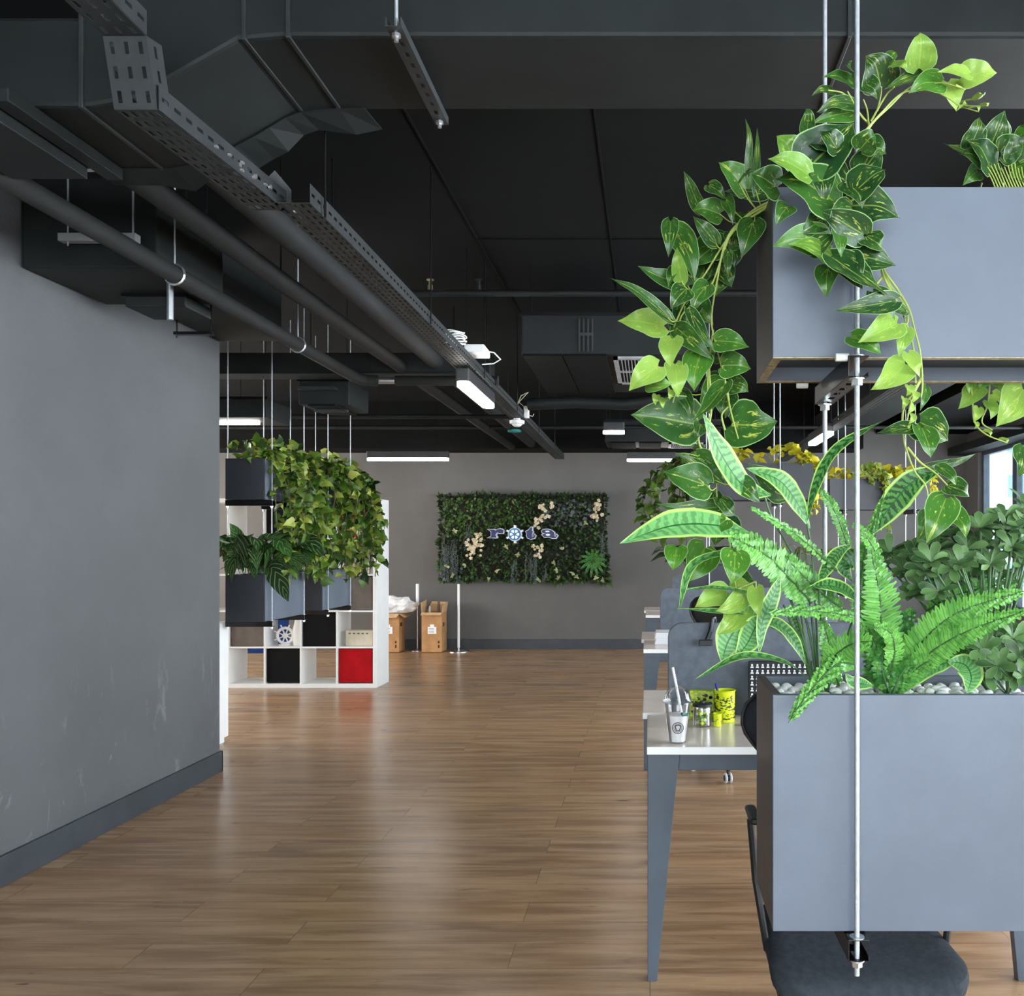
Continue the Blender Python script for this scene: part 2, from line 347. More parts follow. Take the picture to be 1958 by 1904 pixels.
# ================================================================= CEILING SERVICES
def duct_path(mb, path, hw, hh, y0, y1):
    """rectangular duct running in X-Z (path = centre-bottom points), Y extent y0..y1, height hh"""
    n = len(path); vs = []
    for (x, z, hh) in path: vs += [(x, y0, z), (x, y1, z), (x, y1, z+hh), (x, y0, z+hh)]
    fs = [(0, 1, 2, 3), tuple(4*(n-1)+k for k in range(4))]
    for i in range(n-1):
        for k in range(4): fs.append((4*i+k, 4*i+(k+1) % 4, 4*i+4+(k+1) % 4, 4*i+4+k))
    mb.add(vs, fs)
D = empty('air_duct', (-.5, 2.6, 2.75), 'large black painted air duct crossing the ceiling at the top, stepping down to the left', 'duct')
m = MB(); duct_path(m, [(4.2, 2.75, .42), (-1.0, 2.75, .42), (-1.12, 2.74, .42), (-1.40, 2.58, .36), (-1.52, 2.56, .245), (-2.6, 2.56, .245)], 0, .42, 2.41, 2.82)
m.build('duct_body', M['duct'], D, bevel=.012)
m = MB()
for (x, z, h) in ((-.98, 2.744, .43), (-1.10, 2.738, .43), (-1.54, 2.554, .257), (.54, 2.744, .43)): m.box(x-.006, x+.006, 2.403, 2.827, z, z+h)
m.build('duct_flange', M['ductseam'], D, bevel=.002)
# torn wrap hanging at the duct's step
m = MB(); r2 = random.Random(3)
pa = [(-1.75, 2.56), (-1.6, 2.56), (-1.50, 2.563), (-1.42, 2.578), (-1.36, 2.60), (-1.3, 2.635), (-1.25, 2.66), (-1.2, 2.69), (-1.15, 2.72), (-1.1, 2.738), (-.98, 2.748), (-.9, 2.75)]
vs = []; fs = []
for i, (x, z) in enumerate(pa):
    vs += [(x, 2.80, z-.004), (x+.03, 2.865+r2.uniform(-.02, .03), z-.03+r2.uniform(-.02, .012))]
for i in range(len(pa)-1): fs.append((2*i, 2*i+1, 2*i+3, 2*i+2))
m.add(vs, fs); m.build('duct_wrap', M['duct'], D, solid=.006)
# duct branch running towards the camera along the left
D2 = MB().box(-1.95, -1.72, 2.25, 2.72, 2.49, 2.556).box(-1.71, -1.66, 2.3, 2.80, 2.52, 2.556); o = D2.build('air_duct', M['duct'], bevel=.003)
tag(o, 'black stepped duct collar under the left end of the big duct', 'duct')
def pipe(name, pts, r, label, m='pipe', clamps=(), rods=()):
    t = MB().tube(pts, r, 18); o = t.build(name, M[m], smooth=True); tag(o, label, 'pipe')
    return o
def clamp_rod(par, x, y, z, r, label_steel=True):
    c = MB(); pts = [(x+math.cos(a)*(r+.004), y, z+math.sin(a)*(r+.004)) for a in [k*math.pi/8 for k in range(17)]]
    c.tube(pts, .006, 6); c.build('pipe_clamp', M['steel'], par, smooth=True)
    MB().tube([(x, y, z+r), (x, y, Z1)], .004, 6).build('hanger_rod', M['rod'], par)
pa_ = pipe('insulated_pipe', [(-2.0, 1.5, 2.51), (-2.0, 6.0, 2.51), (-1.97, 6.12, 2.51), (-1.88, 6.15, 2.51)], .037, 'black insulated pipe nearest the left wall, held by bright clamps')
clamp_rod(pa_, -2.0, 3.74, 2.51, .037); clamp_rod(pa_, -2.0, 5.05, 2.51, .037)
MB().tube([(-1.88, 6.15, 2.51), (-1.76, 6.15, 2.51)], .022, 14).build('pipe_coupling', M['steel'], pa_, smooth=True)
MB().tube([(-1.76, 6.15, 2.51), (-1.05, 6.15, 2.51)], .034, 14).build('cross_section', M['pipe'], pa_, smooth=True)
pb_ = pipe('insulated_pipe', [(-1.744, 2.95, 2.62), (-1.744, 11.2, 2.62)], .045, 'black insulated pipe between the clamped pipe and the cable tray')
pc_ = pipe('insulated_pipe', [(-1.50, 2.9, 2.66), (-1.50, 11.2, 2.66)], .055, 'thick black insulated pipe just left of the cable tray')
for yy in (4.2, 6.8, 9.4):
    MB().tube([(-1.744, yy, 2.62), (-1.744, yy, Z1)], .004, 6).build('hanger_rod', M['blackmetal'], pb_)
    MB().tube([(-1.50, yy, 2.7), (-1.50, yy, Z1)], .004, 6).build('hanger_rod', M['blackmetal'], pc_)
# ---- perforated cable tray
def slot_plate(mb, o, du, dv, length, width, pu=.05, rows=3, sl=.028, sw=.010):
    """plate from o along unit du (length) and dv (width) with slotted holes left open"""
    o = V(o); du = V(du); dv = V(dv)
    vc = [0]
    for r_ in range(rows):
        c = width*(r_+.5)/rows; vc += [c-sw/2, c+sw/2]
    vc.append(width)
    n = max(1, int(length/pu)); pu = length/n
    uc = []
    for i in range(n): uc += [i*pu, i*pu+(pu-sl)/2, i*pu+(pu+sl)/2]
    uc.append(length)
    W_ = len(vc); vs = [o+du*a+dv*b for a in uc for b in vc]; fs = []
    for i in range(len(uc)-1):
        for j in range(W_-1):
            if i % 3 == 1 and j % 2 == 1: continue
            fs.append((i*W_+j, i*W_+j+1, (i+1)*W_+j+1, (i+1)*W_+j))
    mb.add(vs, fs)
T = empty('cable_tray', (-1.12, 6.5, 2.45), 'perforated grey cable tray running down the ceiling to the back wall', 'cable tray')
def tray(par, name, x0, x1, y0, y1, z, fl=.06, rows=3, xo=0., m=None):
    L = math.hypot(y1-y0, xo); du = V((xo, y1-y0, 0))/L
    b = MB(); slot_plate(b, (x0, y0, z), du, (1, 0, 0), L, x1-x0, rows=rows)
    slot_plate(b, (x0, y0, z), du, (0, 0, 1), L, fl, rows=1); slot_plate(b, (x1, y0, z), du, (0, 0, 1), L, fl, rows=1)
    return b.build(name, M['tray'], par, solid=.0016)
tray(T, 'far_section', -1.185, -1.07, 2.80, 11.1, 2.45, rows=5)
tray(T, 'near_section', -1.325, -1.215, 2.20, 2.86, 2.45, rows=5, xo=.045)
tray(T, 'upper_section', -1.335, -1.23, .5, 2.17, 2.615, rows=3)
# the short riser joining the two heights
b = MB(); slot_plate(b, (-1.335, 2.17, 2.615), V((.01, .03, -.165)).normalized(), (1, 0, 0), .168, .105, rows=3)
slot_plate(b, (-1.23, 2.17, 2.615), V((.01, .03, -.165)).normalized(), V((.15, 1, .1)).normalized(), .168, .055, rows=1)
slot_plate(b, (-1.335, 2.17, 2.615), V((.01, .03, -.165)).normalized(), V((.15, 1, .1)).normalized(), .168, .055, rows=1)
b.build('riser', M['tray'], T, solid=.0016)
b = MB(); b.add([(-1.28, 2.80, 2.452), (-1.17, 2.90, 2.452), (-1.17, 2.90, 2.53), (-1.19, 2.82, 2.56)], [(0, 1, 2, 3)]); b.build('joint_plate', M['tray'], T, solid=.003)
for yy in (2.9, 4.3, 5.7, 7.1, 8.5, 9.9):
    MB().tube([(-1.06, yy, 2.44), (-1.06, yy, Z1)], .004, 6).build('hanger_rod', M['blackmetal'], T)
b = MB()
for i in range(6): b.obox((-1.17+.012*(i % 3), 2.4+i*.05, 2.447-.001), (.007, .012, .006))
for k in range(5): b.tube([(-1.215+.01*k, 2.42+.08*k, 2.475), (-1.207+.01*k, 2.42+.08*k, 2.475)], .007, 8)
b.build('bolt', M['steel'], T)
# cables lying in the tray
for k, (xx, cm) in enumerate(((-1.16, 'plasticw'), (-1.13, 'plasticb'), (-1.10, 'plasticb'))):
    pts = [(xx+.012*math.sin(j*.7+k), 2.9+j*.5, 2.462+.004*k) for j in range(16)]
    o = MB().tube(pts, .005, 6).build('cable', M[cm], smooth=True); tag(o, ['white cable', 'black cable on the left side', 'black cable on the right side'][k]+' lying inside the long perforated cable tray', 'cable')
# hanging slotted strut under the big duct
o = MB(); slot_plate(o, (-.685, 2.30, 2.715), (0, 1, 0), (1, 0, 0), .54, .041, rows=1, sw=.012, sl=.024)
o.box(-.685, -.682, 2.30, 2.84, 2.715, 2.738).box(-.647, -.644, 2.30, 2.84, 2.715, 2.738)
t = o.build('strut_channel', M['tray'], solid=.002); tag(t, 'short slotted strut hanging below the big duct, tipped with bolts', 'strut')
for yy in (2.33, 2.81):
    MB().tube([(-.665, yy, 2.69), (-.665, yy, 2.75)], .006, 8).tube([(-.665, yy, 2.702), (-.665, yy, 2.71)], .012, 6).build('bolt', M['steel'], t)
MB().tube([(-.665, 2.33, 2.73), (-.665, 2.33, Z1)], .005, 8).tube([(-.665, 2.835, 2.73), (-.665, 2.835, Z1)], .005, 8).build('hanger_rod', M['rod'], t)
# sprinkler pipe
sp = pipe('sprinkler_pipe', [(-1.9, 5.5, 2.93), (4.2, 5.5, 2.93)], .02, 'thin black sprinkler pipe crossing the ceiling in front of the air unit', 'duct')
for xx in (-1.36, -1.06):
    s_ = MB().lathe([(.0, 0), (.016, .0), (.016, .03), (.01, .035), (.01, .06), (.024, .062), (.024, .066), (0, .066)], (xx, 5.5, 2.95), 12)
    s_.build('sprinkler_head', M['brass'] if xx < -1.2 else M['duct'], sp, smooth=True)
for (yy, x0, x1, z) in ((8.0, -6, -1.25, 2.53), (9.4, -6, 4.0, 2.62)):
    o = MB().tube([(x0, yy, z), (x1, yy, z)], .02, 10).build('ceiling_pipe', M['duct'], smooth=True)
    tag(o, 'thin dark pipe across the ceiling '+('ending at the long cable tray' if yy < 9 else 'just before the back beam'), 'pipe')
# ---- suspended air units
def air_unit(x0, x1, y0, y1, z0, z1, label, seam=None, grille=None):
    e = empty('air_unit', ((x0+x1)/2, (y0+y1)/2, z0), label, 'air conditioner')
    MB().box(x0, x1, y0, y1, z0, z1).build('casing', M['duct'], e, bevel=.008)
    b = MB()
    for (a, c) in (seam or []): b.box(a, c, y0-.006, y1+.02, z0-.01, z0+.004)
    if seam: b.build('bottom_panel', M['slab'], e, bevel=.002)
    MB().box(x0-.01, x1+.01, y0-.01, y0, z1-.01, z1+.012).build('top_rail', M['blackmetal'], e)
    if grille:
        gx0, gx1, gy0, gy1 = grille; g = MB(); zz = z0-.014
        g.box(gx0, gx1, gy0, gy0+.05, zz, z0).box(gx0, gx1, gy1-.05, gy1, zz, z0).box(gx0, gx0+.03, gy0, gy1, zz, z0).box(gx1-.03, gx1, gy0, gy1, zz, z0)
        n_ = int((gx1-gx0-.06)/.022)
        for i in range(1, n_): g.box(gx0+.03+i*.022-.003, gx0+.03+i*.022+.003, gy0+.05, gy1-.05, zz+.002, z0-.002)
        g.box(gx0+.03, gx1-.03, (gy0+gy1)/2-.008, (gy0+gy1)/2+.008, zz, z0)
        gg = g.build('grille', M['grille'], e)
        MB().box(gx0+.02, gx1-.02, gy0+.03, gy1-.03, z0-.0015, z0+.001).build('grille_shade_sheet', M['dark'], gg)  # near-black sheet painted in as the shade behind the slats
    for xx in (x0+.05, x1-.05):
        MB().tube([(xx, y0+.1, z1-.02), (xx, y0+.1, Z1)], .004, 6).build('hanger_rod', M['blackmetal'], e)
    return e
e = air_unit(-.83, .38, 5.73, 7.14, 2.6, 2.86, 'black box air unit with a pale grille under it, left of the hanging vines', [(-.82, -.57), (-.56, -.28)], (-.24, .04, 5.78, 6.72))
b = MB(); r2 = random.Random(5)
for k in range(4): b.box(-.46+k*.028, -.45+k*.028, 5.718, 5.73, 2.62, 2.83)
b.box(-.46, -.365, 5.716, 5.73, 2.72, 2.74).build('bracket', M['tray'], e)
o = MB().tube([(-1.0, 7.3, 2.53), (-.6, 7.25, 2.54), (-.2, 7.3, 2.53), (.2, 7.2, 2.56)], .05, 12).build('flexible_duct', M['duct'], smooth=True); tag(o, 'dark flexible duct lying behind the black air unit', 'duct')
air_unit(-.48, .75, 9.45, 10.0, 2.47, 2.7, 'distant black air unit under the ceiling near the back wall', [(-.42, -.16), (-.12, .12)], (.2, .6, 9.5, 9.95))
air_unit(-2.60, -2.04, 3.68, 4.25, 2.52, 2.9, 'black box air unit above the left wall, nearest one')
air_unit(-2.60, -2.22, 4.45, 5.36, 2.60, 2.95, 'black air unit above the far end of the left wall')
air_unit(-2.40, -2.12, 4.06, 4.30, 2.46, 2.515, 'small black tray box hung under the nearest air unit')
air_unit(-3.9, -3.02, 7.0, 7.5, 2.38, 2.53, 'wide flat black unit above the left hanging planters')
e = air_unit(-2.57, -2.2, 6.5, 6.95, 2.40, 2.58, 'stepped black unit over the ivy planters', [(-2.5, -2.3)])
MB().box(-2.55, -2.28, 6.42, 6.5, 2.5, 2.52).box(-2.5, -2.25, 6.6, 6.64, 2.365, 2.38).build('lower_rail', M['tray'], e)
o = MB().box(-6, -1.12, 6.22, 6.42, 2.575, 2.72).box(-6, -1.12, 6.21, 6.43, 2.57, 2.585).build('air_duct', M['duct'], bevel=.006); tag(o, 'flat dark duct crossing behind the end of the clamped pipe', 'duct')
o = MB().box(2.08, 2.55, 4.5, 11.2, 2.72, 3.0).build('air_duct', M['duct'], bevel=.01); tag(o, 'dark duct running to the back wall above the right windows', 'duct')
o = MB(); o.box(-2.40, -2.085, 3.60, 3.64, 2.605, 2.637)
t = o.build('strut_channel', M['strutpale'], bevel=.002); tag(t, 'pale level strut on rods, in front of the nearest left air unit', 'strut')
for xx in (-2.37, -2.105):
    MB().tube([(xx, 3.62, 2.59), (xx, 3.62, Z1)], .004, 6).build('hanger_rod', M['steel'], t)
o = MB().box(-2.36, -2.17, 4.40, 4.43, 2.415, 2.43); t = o.build('strut_channel', M['blackmetal']); tag(t, 'small black strut hanging under the left air units', 'strut')
for xx in (-2.35, -2.18):
    MB().tube([(xx, 4.415, 2.40), (xx, 4.415, 2.61)], .004, 6).build('hanger_rod', M['blackmetal'], t)
o = MB().tube([(-2.105, 3.9, 2.36), (-2.105, 3.9, 2.52)], .014, 12).build('pipe_stub', M['steel'], smooth=True); tag(o, 'short bright vertical pipe stub under the left air unit', 'pipe')
# right-hand tray and its lamp
T2 = empty('cable_tray', (1.66, 8, 2.42), 'cable tray on the right side of the ceiling behind the plants', 'cable tray')
tray(T2, 'tray_body', 1.62, 1.72, 4.0, 11.2, 2.43, rows=3)
for yy in (5.5, 7, 8.5, 10): MB().tube([(1.73, yy, 2.43), (1.73, yy, Z1)], .004, 6).build('hanger_rod', M['blackmetal'], T2)
# ---- linear lamps
def lamp(x0, x1, y0, y1, z, label, wires=True):
    e = empty('linear_lamp', ((x0+x1)/2, (y0+y1)/2, z), label, 'ceiling light', 'linear ceiling lamps')
    MB().box(x0, x1, y0, y1, z+.015, z+.10).build('housing', M['lampbody'], e, bevel=.01)
    d = MB(); n_ = 12
    lx = (x1-x0)/2; ly = (y1-y0)/2; cx_ = (x0+x1)/2; cy_ = (y0+y1)/2; r_ = min(lx, ly); ol = []
    for k in range(4*n_):
        a = 2*math.pi*k/(4*n_); px, py = math.cos(a)*r_, math.sin(a)*r_
        px += (lx-r_)*(1 if px > 0 else -1); py += (ly-r_)*(1 if py > 0 else -1)
        ol.append((cx_+px, cy_+py))
    d.prism(ol, z-.012, z+.016, 'z'); d.build('diffuser', M['lamp'], e)
    b = MB()
    for t_ in (.15, .85):
        px = x0+(x1-x0)*t_ if x1-x0 > y1-y0 else cx_; py = y0+(y1-y0)*t_ if y1-y0 > x1-x0 else cy_
        b.tube([(px, py, z+.09), (px, py, Z1)], .002, 5)
    b.build('suspension_wire', M['blackmetal'], e); return e
lamp(-1.17, -1.09, 5.35, 6.25, 2.345, 'glowing linear lamp fixed under the long cable tray')
lamp(-3.29, -2.34, 10.3, 10.38, 2.37, 'long glowing lamp hanging near the back wall above the white shelf end')
lamp(-.27, .30, 10.4, 10.48, 2.37, 'shorter glowing lamp near the back wall, upper right of the plant panel')
lamp(-4.2, -3.18, 7.2, 7.28, 2.37, 'glowing lamp cut off by the left wall above the ivy')
lamp(1.56, 1.64, 7.9, 8.8, 2.37, 'glowing lamp under the right cable tray, seen between the steel rods')
lamp(-.44, -.24, 8.3, 8.38, 2.43, 'small distant glowing lamp below the ceiling right of the tray end')
# ---- things on the tray
e = empty('led_driver', (-1.07, 5.35, 2.52), 'white driver box on the side of the cable tray', 'power supply')
MB().box(-1.10, -.98, 5.25, 5.45, 2.515, 2.56).build('case', M['plasticw'], e, bevel=.006)
MB().tube([(-.98, 5.3, 2.53), (-.93, 5.3, 2.52), (-.90, 5.35, 2.49), (-.95, 5.4, 2.475), (-1.02, 5.4, 2.47)], .004, 6).build('lead', M['plasticw'], e, smooth=True)
b = MB()
for k in range(7):
    zz = 2.53+k*.011; b.tube([(-1.12+.055*math.cos(a)+.008*math.sin(k*2), 5.12+.05*math.sin(a), zz+.006*math.sin(a*2+k)) for a in [j*math.pi/8 for j in range(17)]], .004, 6)
o = b.build('cable_coil', M['plasticw'], smooth=True); tag(o, 'white coiled cable resting on the cable tray above the lamp', 'cable')
def tube_detector():
    e = empty('smoke_detector', (-1.13, 7.55, 2.37), 'round white detector mounted under the cable tray', 'detector')
    MB().lathe([(0, 0), (.025, .0), (.04, .012), (.045, .02), (.062, .025), (.064, .05), (.05, .055), (0, .055)], (-1.13, 7.55, 2.38), 24).build('body', M['plasticw'], e, smooth=True)
    MB().tube([(-1.13, 7.55, 2.43), (-1.13, 7.55, 2.45)], .03, 12).build('mount', M['plasticw'], e)
tube_detector()
o = MB().lathe([(0, 0), (.05, .0), (.06, .01), (.05, .02), (0, .022)], (-1.16, 7.6, 2.34), 18).build('sensor_disc', M['teal'], smooth=True); tag(o, 'dark teal disc just below the white detector', 'sensor')
e = empty('wireless_router', (-1.045, 7.53, 2.45), 'white upright access point on the right side of the tray', 'router')
MB().box(-1.068, -1.025, 7.5, 7.56, 2.45, 2.55).build('case', M['plasticw'], e, bevel=.01)
MB().tube([(-1.03, 7.5, 2.47), (-.99, 7.5, 2.46), (-.98, 7.5, 2.48)], .003, 5).build('lead', M['plasticw'], e)
o = MB().tube([(-1.30, 6.9, 2.47), (-1.22, 6.9, 2.475), (-1.15, 6.9, 2.465)], .008, 6).tube([(-1.30, 6.9, 2.488), (-1.2, 6.9, 2.49), (-1.13, 6.9, 2.48)], .006, 6).build('cable', M['orange'], smooth=True); tag(o, 'short orange cable bundle beside the tray beyond the lamp', 'cable')
o = MB().tube([(-1.1, 7.3, 2.5), (-1.06, 7.3, 2.6), (-1.0, 7.3, 2.63), (-1.08, 7.32, 2.55), (-1.02, 7.34, 2.5)], .004, 6).build('cable', M['cream'], smooth=True); tag(o, 'loose pale cable looped over the tray near the white access point', 'cable')
# ================================================================= SHELF AND ITS CONTENTS
SX0, SY0, SY1, CP = -4.45, 8.56, 8.95, .3575
sh = empty('cube_shelf', (-3.54, 8.75, 0), 'tall white five-by-five open cube shelf standing behind the hanging ivy planters', 'shelf')
MB().box(SX0, SX0+.04, SY0, SY1, 0, 1.825).build('side_panel', M['white'], sh, bevel=.002)
MB().box(-2.67, -2.63, SY0, SY1, 0, 1.825).build('side_panel', M['white'], sh, bevel=.002)
MB().box(SX0+.04, -2.67, SY0, SY1, 0, .04).build('bottom_board', M['white'], sh)
MB().box(SX0+.04, -2.67, SY0, SY1, 1.785, 1.825).build('top_board', M['white'], sh)
ix0 = SX0+.04; iw = (-2.67-ix0); cw = iw/5; ch_ = 1.745/5
for i in range(1, 5):
    MB().box(ix0+i*cw-.008, ix0+i*cw+.008, SY0+.003, SY1-.003, .04, 1.785).build('upright', M['white'], sh)
for j in range(1, 5):
    MB().box(ix0, ix0+iw, SY0+.004, SY1-.004, .04+j*ch_-.008, .04+j*ch_+.008).build('shelf_board', M['white'], sh)
def cell(i, j): return ix0+i*cw+.01, ix0+(i+1)*cw-.01, .04+j*ch_+.009, .04+(j+1)*ch_-.012
def fbox(i, j, m_, label, mm='fabric_box', dz=0.):
    x0, x1, z0, z1 = cell(i, j)
    b = MB().box(x0+.004, x1-.004, SY0+.02, SY1-.03, z0, z1-dz-.004); o = b.build(mm, M[m_], bevel=.008)
    tag(o, label, 'storage box')
    MB().box((x0+x1)/2-.03, (x0+x1)/2+.03, SY0+.012, SY0+.021, z1-dz-.075, z1-dz-.06).build('pull_tab', M[m_], o)
fbox(4, 0, 'binr', 'red fabric box in the bottom row of the white shelf, far right')
fbox(2, 0, 'binb', 'black fabric box in the bottom row of the white shelf')
fbox(3, 1, 'binb', 'black fabric box in the second row from the bottom of the white shelf')
fbox(1, 1, 'taupe', 'taupe fabric box in the second row from the bottom, left end of the white shelf')
fbox(4, 2, 'taupe', 'taupe fabric box in the middle row, right end of the white shelf')
fbox(4, 4, 'binr', 'red fabric box in the top right corner of the white shelf')
fbox(2, 4, 'binb', 'black fabric box in the top row of the white shelf, left one')
fbox(3, 4, 'binb', 'black fabric box in the top row of the white shelf, beside the red one')
x0, x1, z0, z1 = cell(3, 3)
# toy ship wheel, blue file, vase, radio
x0, x1, z0, z1 = cell(2, 1); cx_ = x0+.15; cz = z0+.115
e = empty('ship_wheel_ornament', (cx_, SY0+.1, z0), 'small white ship wheel ornament standing in the white shelf', 'ornament')
b = MB(); b.tube([(cx_+.075*math.cos(a), SY0+.1, cz-.02+.075*math.sin(a)) for a in [k*math.pi/12 for k in range(25)]], .014, 8); b.build('rim', M['white'], e, smooth=True)
b = MB()
for k in range(8):
    a = k*math.pi/4+.4; b.tube([(cx_+.02*math.cos(a), SY0+.1, cz-.02+.02*math.sin(a)), (cx_+.112*math.cos(a), SY0+.1, cz-.02+.112*math.sin(a))], .007, 6)
b.tube([(cx_, SY0+.085, cz-.02), (cx_, SY0+.115, cz-.02)], .025, 12); b.build('spokes', M['white'], e)
MB().box(cx_-.05, cx_+.05, SY0+.07, SY0+.13, z0, z0+.012).build('foot', M['white'], e)
o = MB().box(x0+.02, x0+.12, SY0+.24, SY0+.27, z0, z0+.26).build('file_box', M['blue'], bevel=.003); tag(o, 'blue upright file behind the ship wheel ornament', 'file')
o = MB().lathe([(0, 0), (.045, 0), (.055, .06), (.05, .16), (.035, .22), (.03, .25), (0, .25)], (x1-.06, SY0+.12, z0), 20).build('vase', M['white'], smooth=True); tag(o, 'white rounded vase to the right of the ship wheel ornament', 'vase')
x0, x1, z0, z1 = cell(4, 1)
e = empty('desk_radio', ((x0+x1)/2, SY0+.1, z0), 'beige desk radio in the white shelf above the red box', 'radio')
MB().box(x0+.06, x1-.01, SY0+.05, SY0+.2, z0, z0+.15).build('case', M['cream'], e, bevel=.006)
b = MB()
for k in range(5): b.box(x0+.09+k*.042, x0+.11+k*.042, SY0+.044, SY0+.052, z0+.115, z0+.128)
b.build('push_button', M['taupe'], e)
x0, x1, z0, z1 = cell(1, 0)
o = MB().box(x0+.03, x1-.02, SY1-.06, SY1-.04, z1-.085, z1).build('blue_card', M['blue']); tag(o, 'blue card at the back of the bottom left open cubby', 'card')
x0, x1, z0, z1 = cell(4, 3)
o = MB().box(x0+.1, x1-.08, SY0+.1, SY0+.2, z0, z0+.1).build('photo_box', M['cream'], bevel=.004); tag(o, 'small cream box in the white shelf behind the ivy tips', 'box')
e = empty('glass_jar', (x1-.045, SY0+.1, z0), 'small clear glass in the upper right part of the white shelf', 'glass')
MB().lathe([(0, .002), (.03, .002), (.03, .12), (.027, .12), (.027, .006), (0, .006)], (x1-.045, SY0+.1, z0), 16).build('body', M['glass'], e, smooth=True)
# low white cabinet behind the wall corner
c_ = empty('low_cabinet', (-3.4, 5.9, 0), 'low white cabinet with its end showing past the left wall corner', 'cabinet')
MB().box(-3.9, -2.95, 5.56, 6.22, .04, .84).build('body', M['white'], c_, bevel=.003)
MB().box(-3.88, -2.97, 5.58, 6.20, 0, .04).build('plinth', M['white'], c_)
# ================================================================= CARTONS, BAG, STANDS
def carton(x0, x1, y0, y1, h, label, flaps):
    e = empty('cardboard_box', ((x0+x1)/2, (y0+y1)/2, 0), label, 'box')
    t = .006; b = MB(); b.box(x0, x1, y0, y0+t, 0, h).box(x0, x1, y1-t, y1, 0, h).box(x0, x0+t, y0+t, y1-t, 0, h).box(x1-t, x1, y0+t, y1-t, 0, h).box(x0, x1, y0, y1, 0, .006)
    b.build('body', M['card'], e)
    for (pts) in flaps:
        b = MB(); b.add(pts, [(0, 1, 2, 3)]); b.build('flap', M['cardin'], e, solid=.006)
    cx_ = (x0+x1)/2
    MB().box(cx_-.05, cx_+.06, y0-.003, y0, .24, .33).box(cx_-.02, cx_+.03, y0-.003, y0, .33, .36).build('shipping_label', M['paper'], e)
    b = MB()
    for k in range(4): b.box(cx_-.04, cx_+.03, y0-.004, y0-.003, .258+k*.016, .262+k*.016)
    b.box(x1-.05, x1-.03, y0-.002, y0, .06, .10).box(x1-.05, x1-.03, y0-.002, y0, .12, .15)
    b.box(x1, x1+.002, y0+.06, y0+.14, .33, .38)
    b.build('printed_mark', M['ink'], e); return e
x0, x1, y0, y1, h = -2.925, -2.665, 11.38, 11.65, .51
carton(x0, x1, y0, y1, h, 'tall open cardboard box with raised flaps between the two metal stands',
 [[(x0, y0, h), (x0, y1, h), (x0-.01, y1, h+.15), (x0-.01, y0, h+.13)], [(x0, y1, h), (x1, y1, h), (x1+.0, y1+.04, h+.12), (x0+.06, y1+.04, h+.13)],
  [(x1, y1, h), (x1, y0, h), (x1+.02, y0, h+.10), (x1+.02, y1, h+.13)], [(x0, y0, h), (x1, y0, h), (x1, y0-.05, h-.03), (x0, y0-.05, h-.03)]])
o = MB().box(-2.75, -2.725, 11.5, 11.53, .2, .66).build('wooden_slat', M['endshade_slat']); tag(o, 'brown slat sticking up out of the open cardboard box', 'slat')
o = MB().box(-2.86, -2.84, 11.5, 11.53, .2, .585).build('white_stick', M['plasticw']); tag(o, 'short white stick inside the open cardboard box', 'stick')
x0, x1, y0, y1, h = -3.50, -3.215, 11.38, 11.66, .50
carton(x0, x1, y0, y1, h, 'cardboard box with a white plastic bag on top, beside the shelf',
 [[(x1, y1, h), (x1, y0, h), (x1+.08, y0, h-.05), (x1+.08, y1, h-.04)], [(x0, y0, h), (x1, y0, h), (x1-.02, y0-.06, h-.05), (x0, y0-.06, h-.05)]])
bm = bmesh.new(); bmesh.ops.create_icosphere(bm, subdivisions=4, radius=1)
from mathutils import noise as mnoise
for v in bm.verts:
    p = v.co.copy(); k_ = 1+.35*mnoise.noise(p*2.3)+.16*abs(mnoise.noise(p*6))
    v.co = V((p.x*.25*k_+.03, p.y*.13*k_, max(p.z*.12*k_, -.075)))
me = bpy.data.meshes.new('plastic_bag'); bm.to_mesh(me); bm.free(); me.materials.append(M['bag'])
o = bpy.data.objects.new('plastic_bag', me); COL.objects.link(o); o.location = (-3.33, 11.52, .58)
tag(o, 'crumpled white plastic bag lying on the left cardboard box', 'bag')
def stand(x, y, h, r, label, thick=False):
    e = empty('floor_stand', (x, y, 0), label, 'stand', 'metal floor stands')
    MB().lathe([(0, 0), (r, 0), (r, .008), (r*.9, .016), (.02, .022), (0, .022)], (x, y, 0), 32).build('base_disc', M['chrome'], e, smooth=True)
    MB().tube([(x, y, .02), (x, y, h)], .013, 14).build('pole', M['chrome'], e, smooth=True)
    if thick: MB().tube([(x, y, h-.26), (x, y, h)], .02, 14).build('sleeve', M['plasticw'], e, smooth=True)
    else: MB().tube([(x, y, .05), (x, y, h+.002)], .016, 14).build('sleeve', M['plasticw'], e, smooth=True)
stand(-3.04, 11.62, .87, .12, 'metal floor stand left of the open cardboard box, bare lower pole', True)
stand(-2.48, 11.52, .87, .145, 'metal floor stand with white pole right of the open cardboard box')
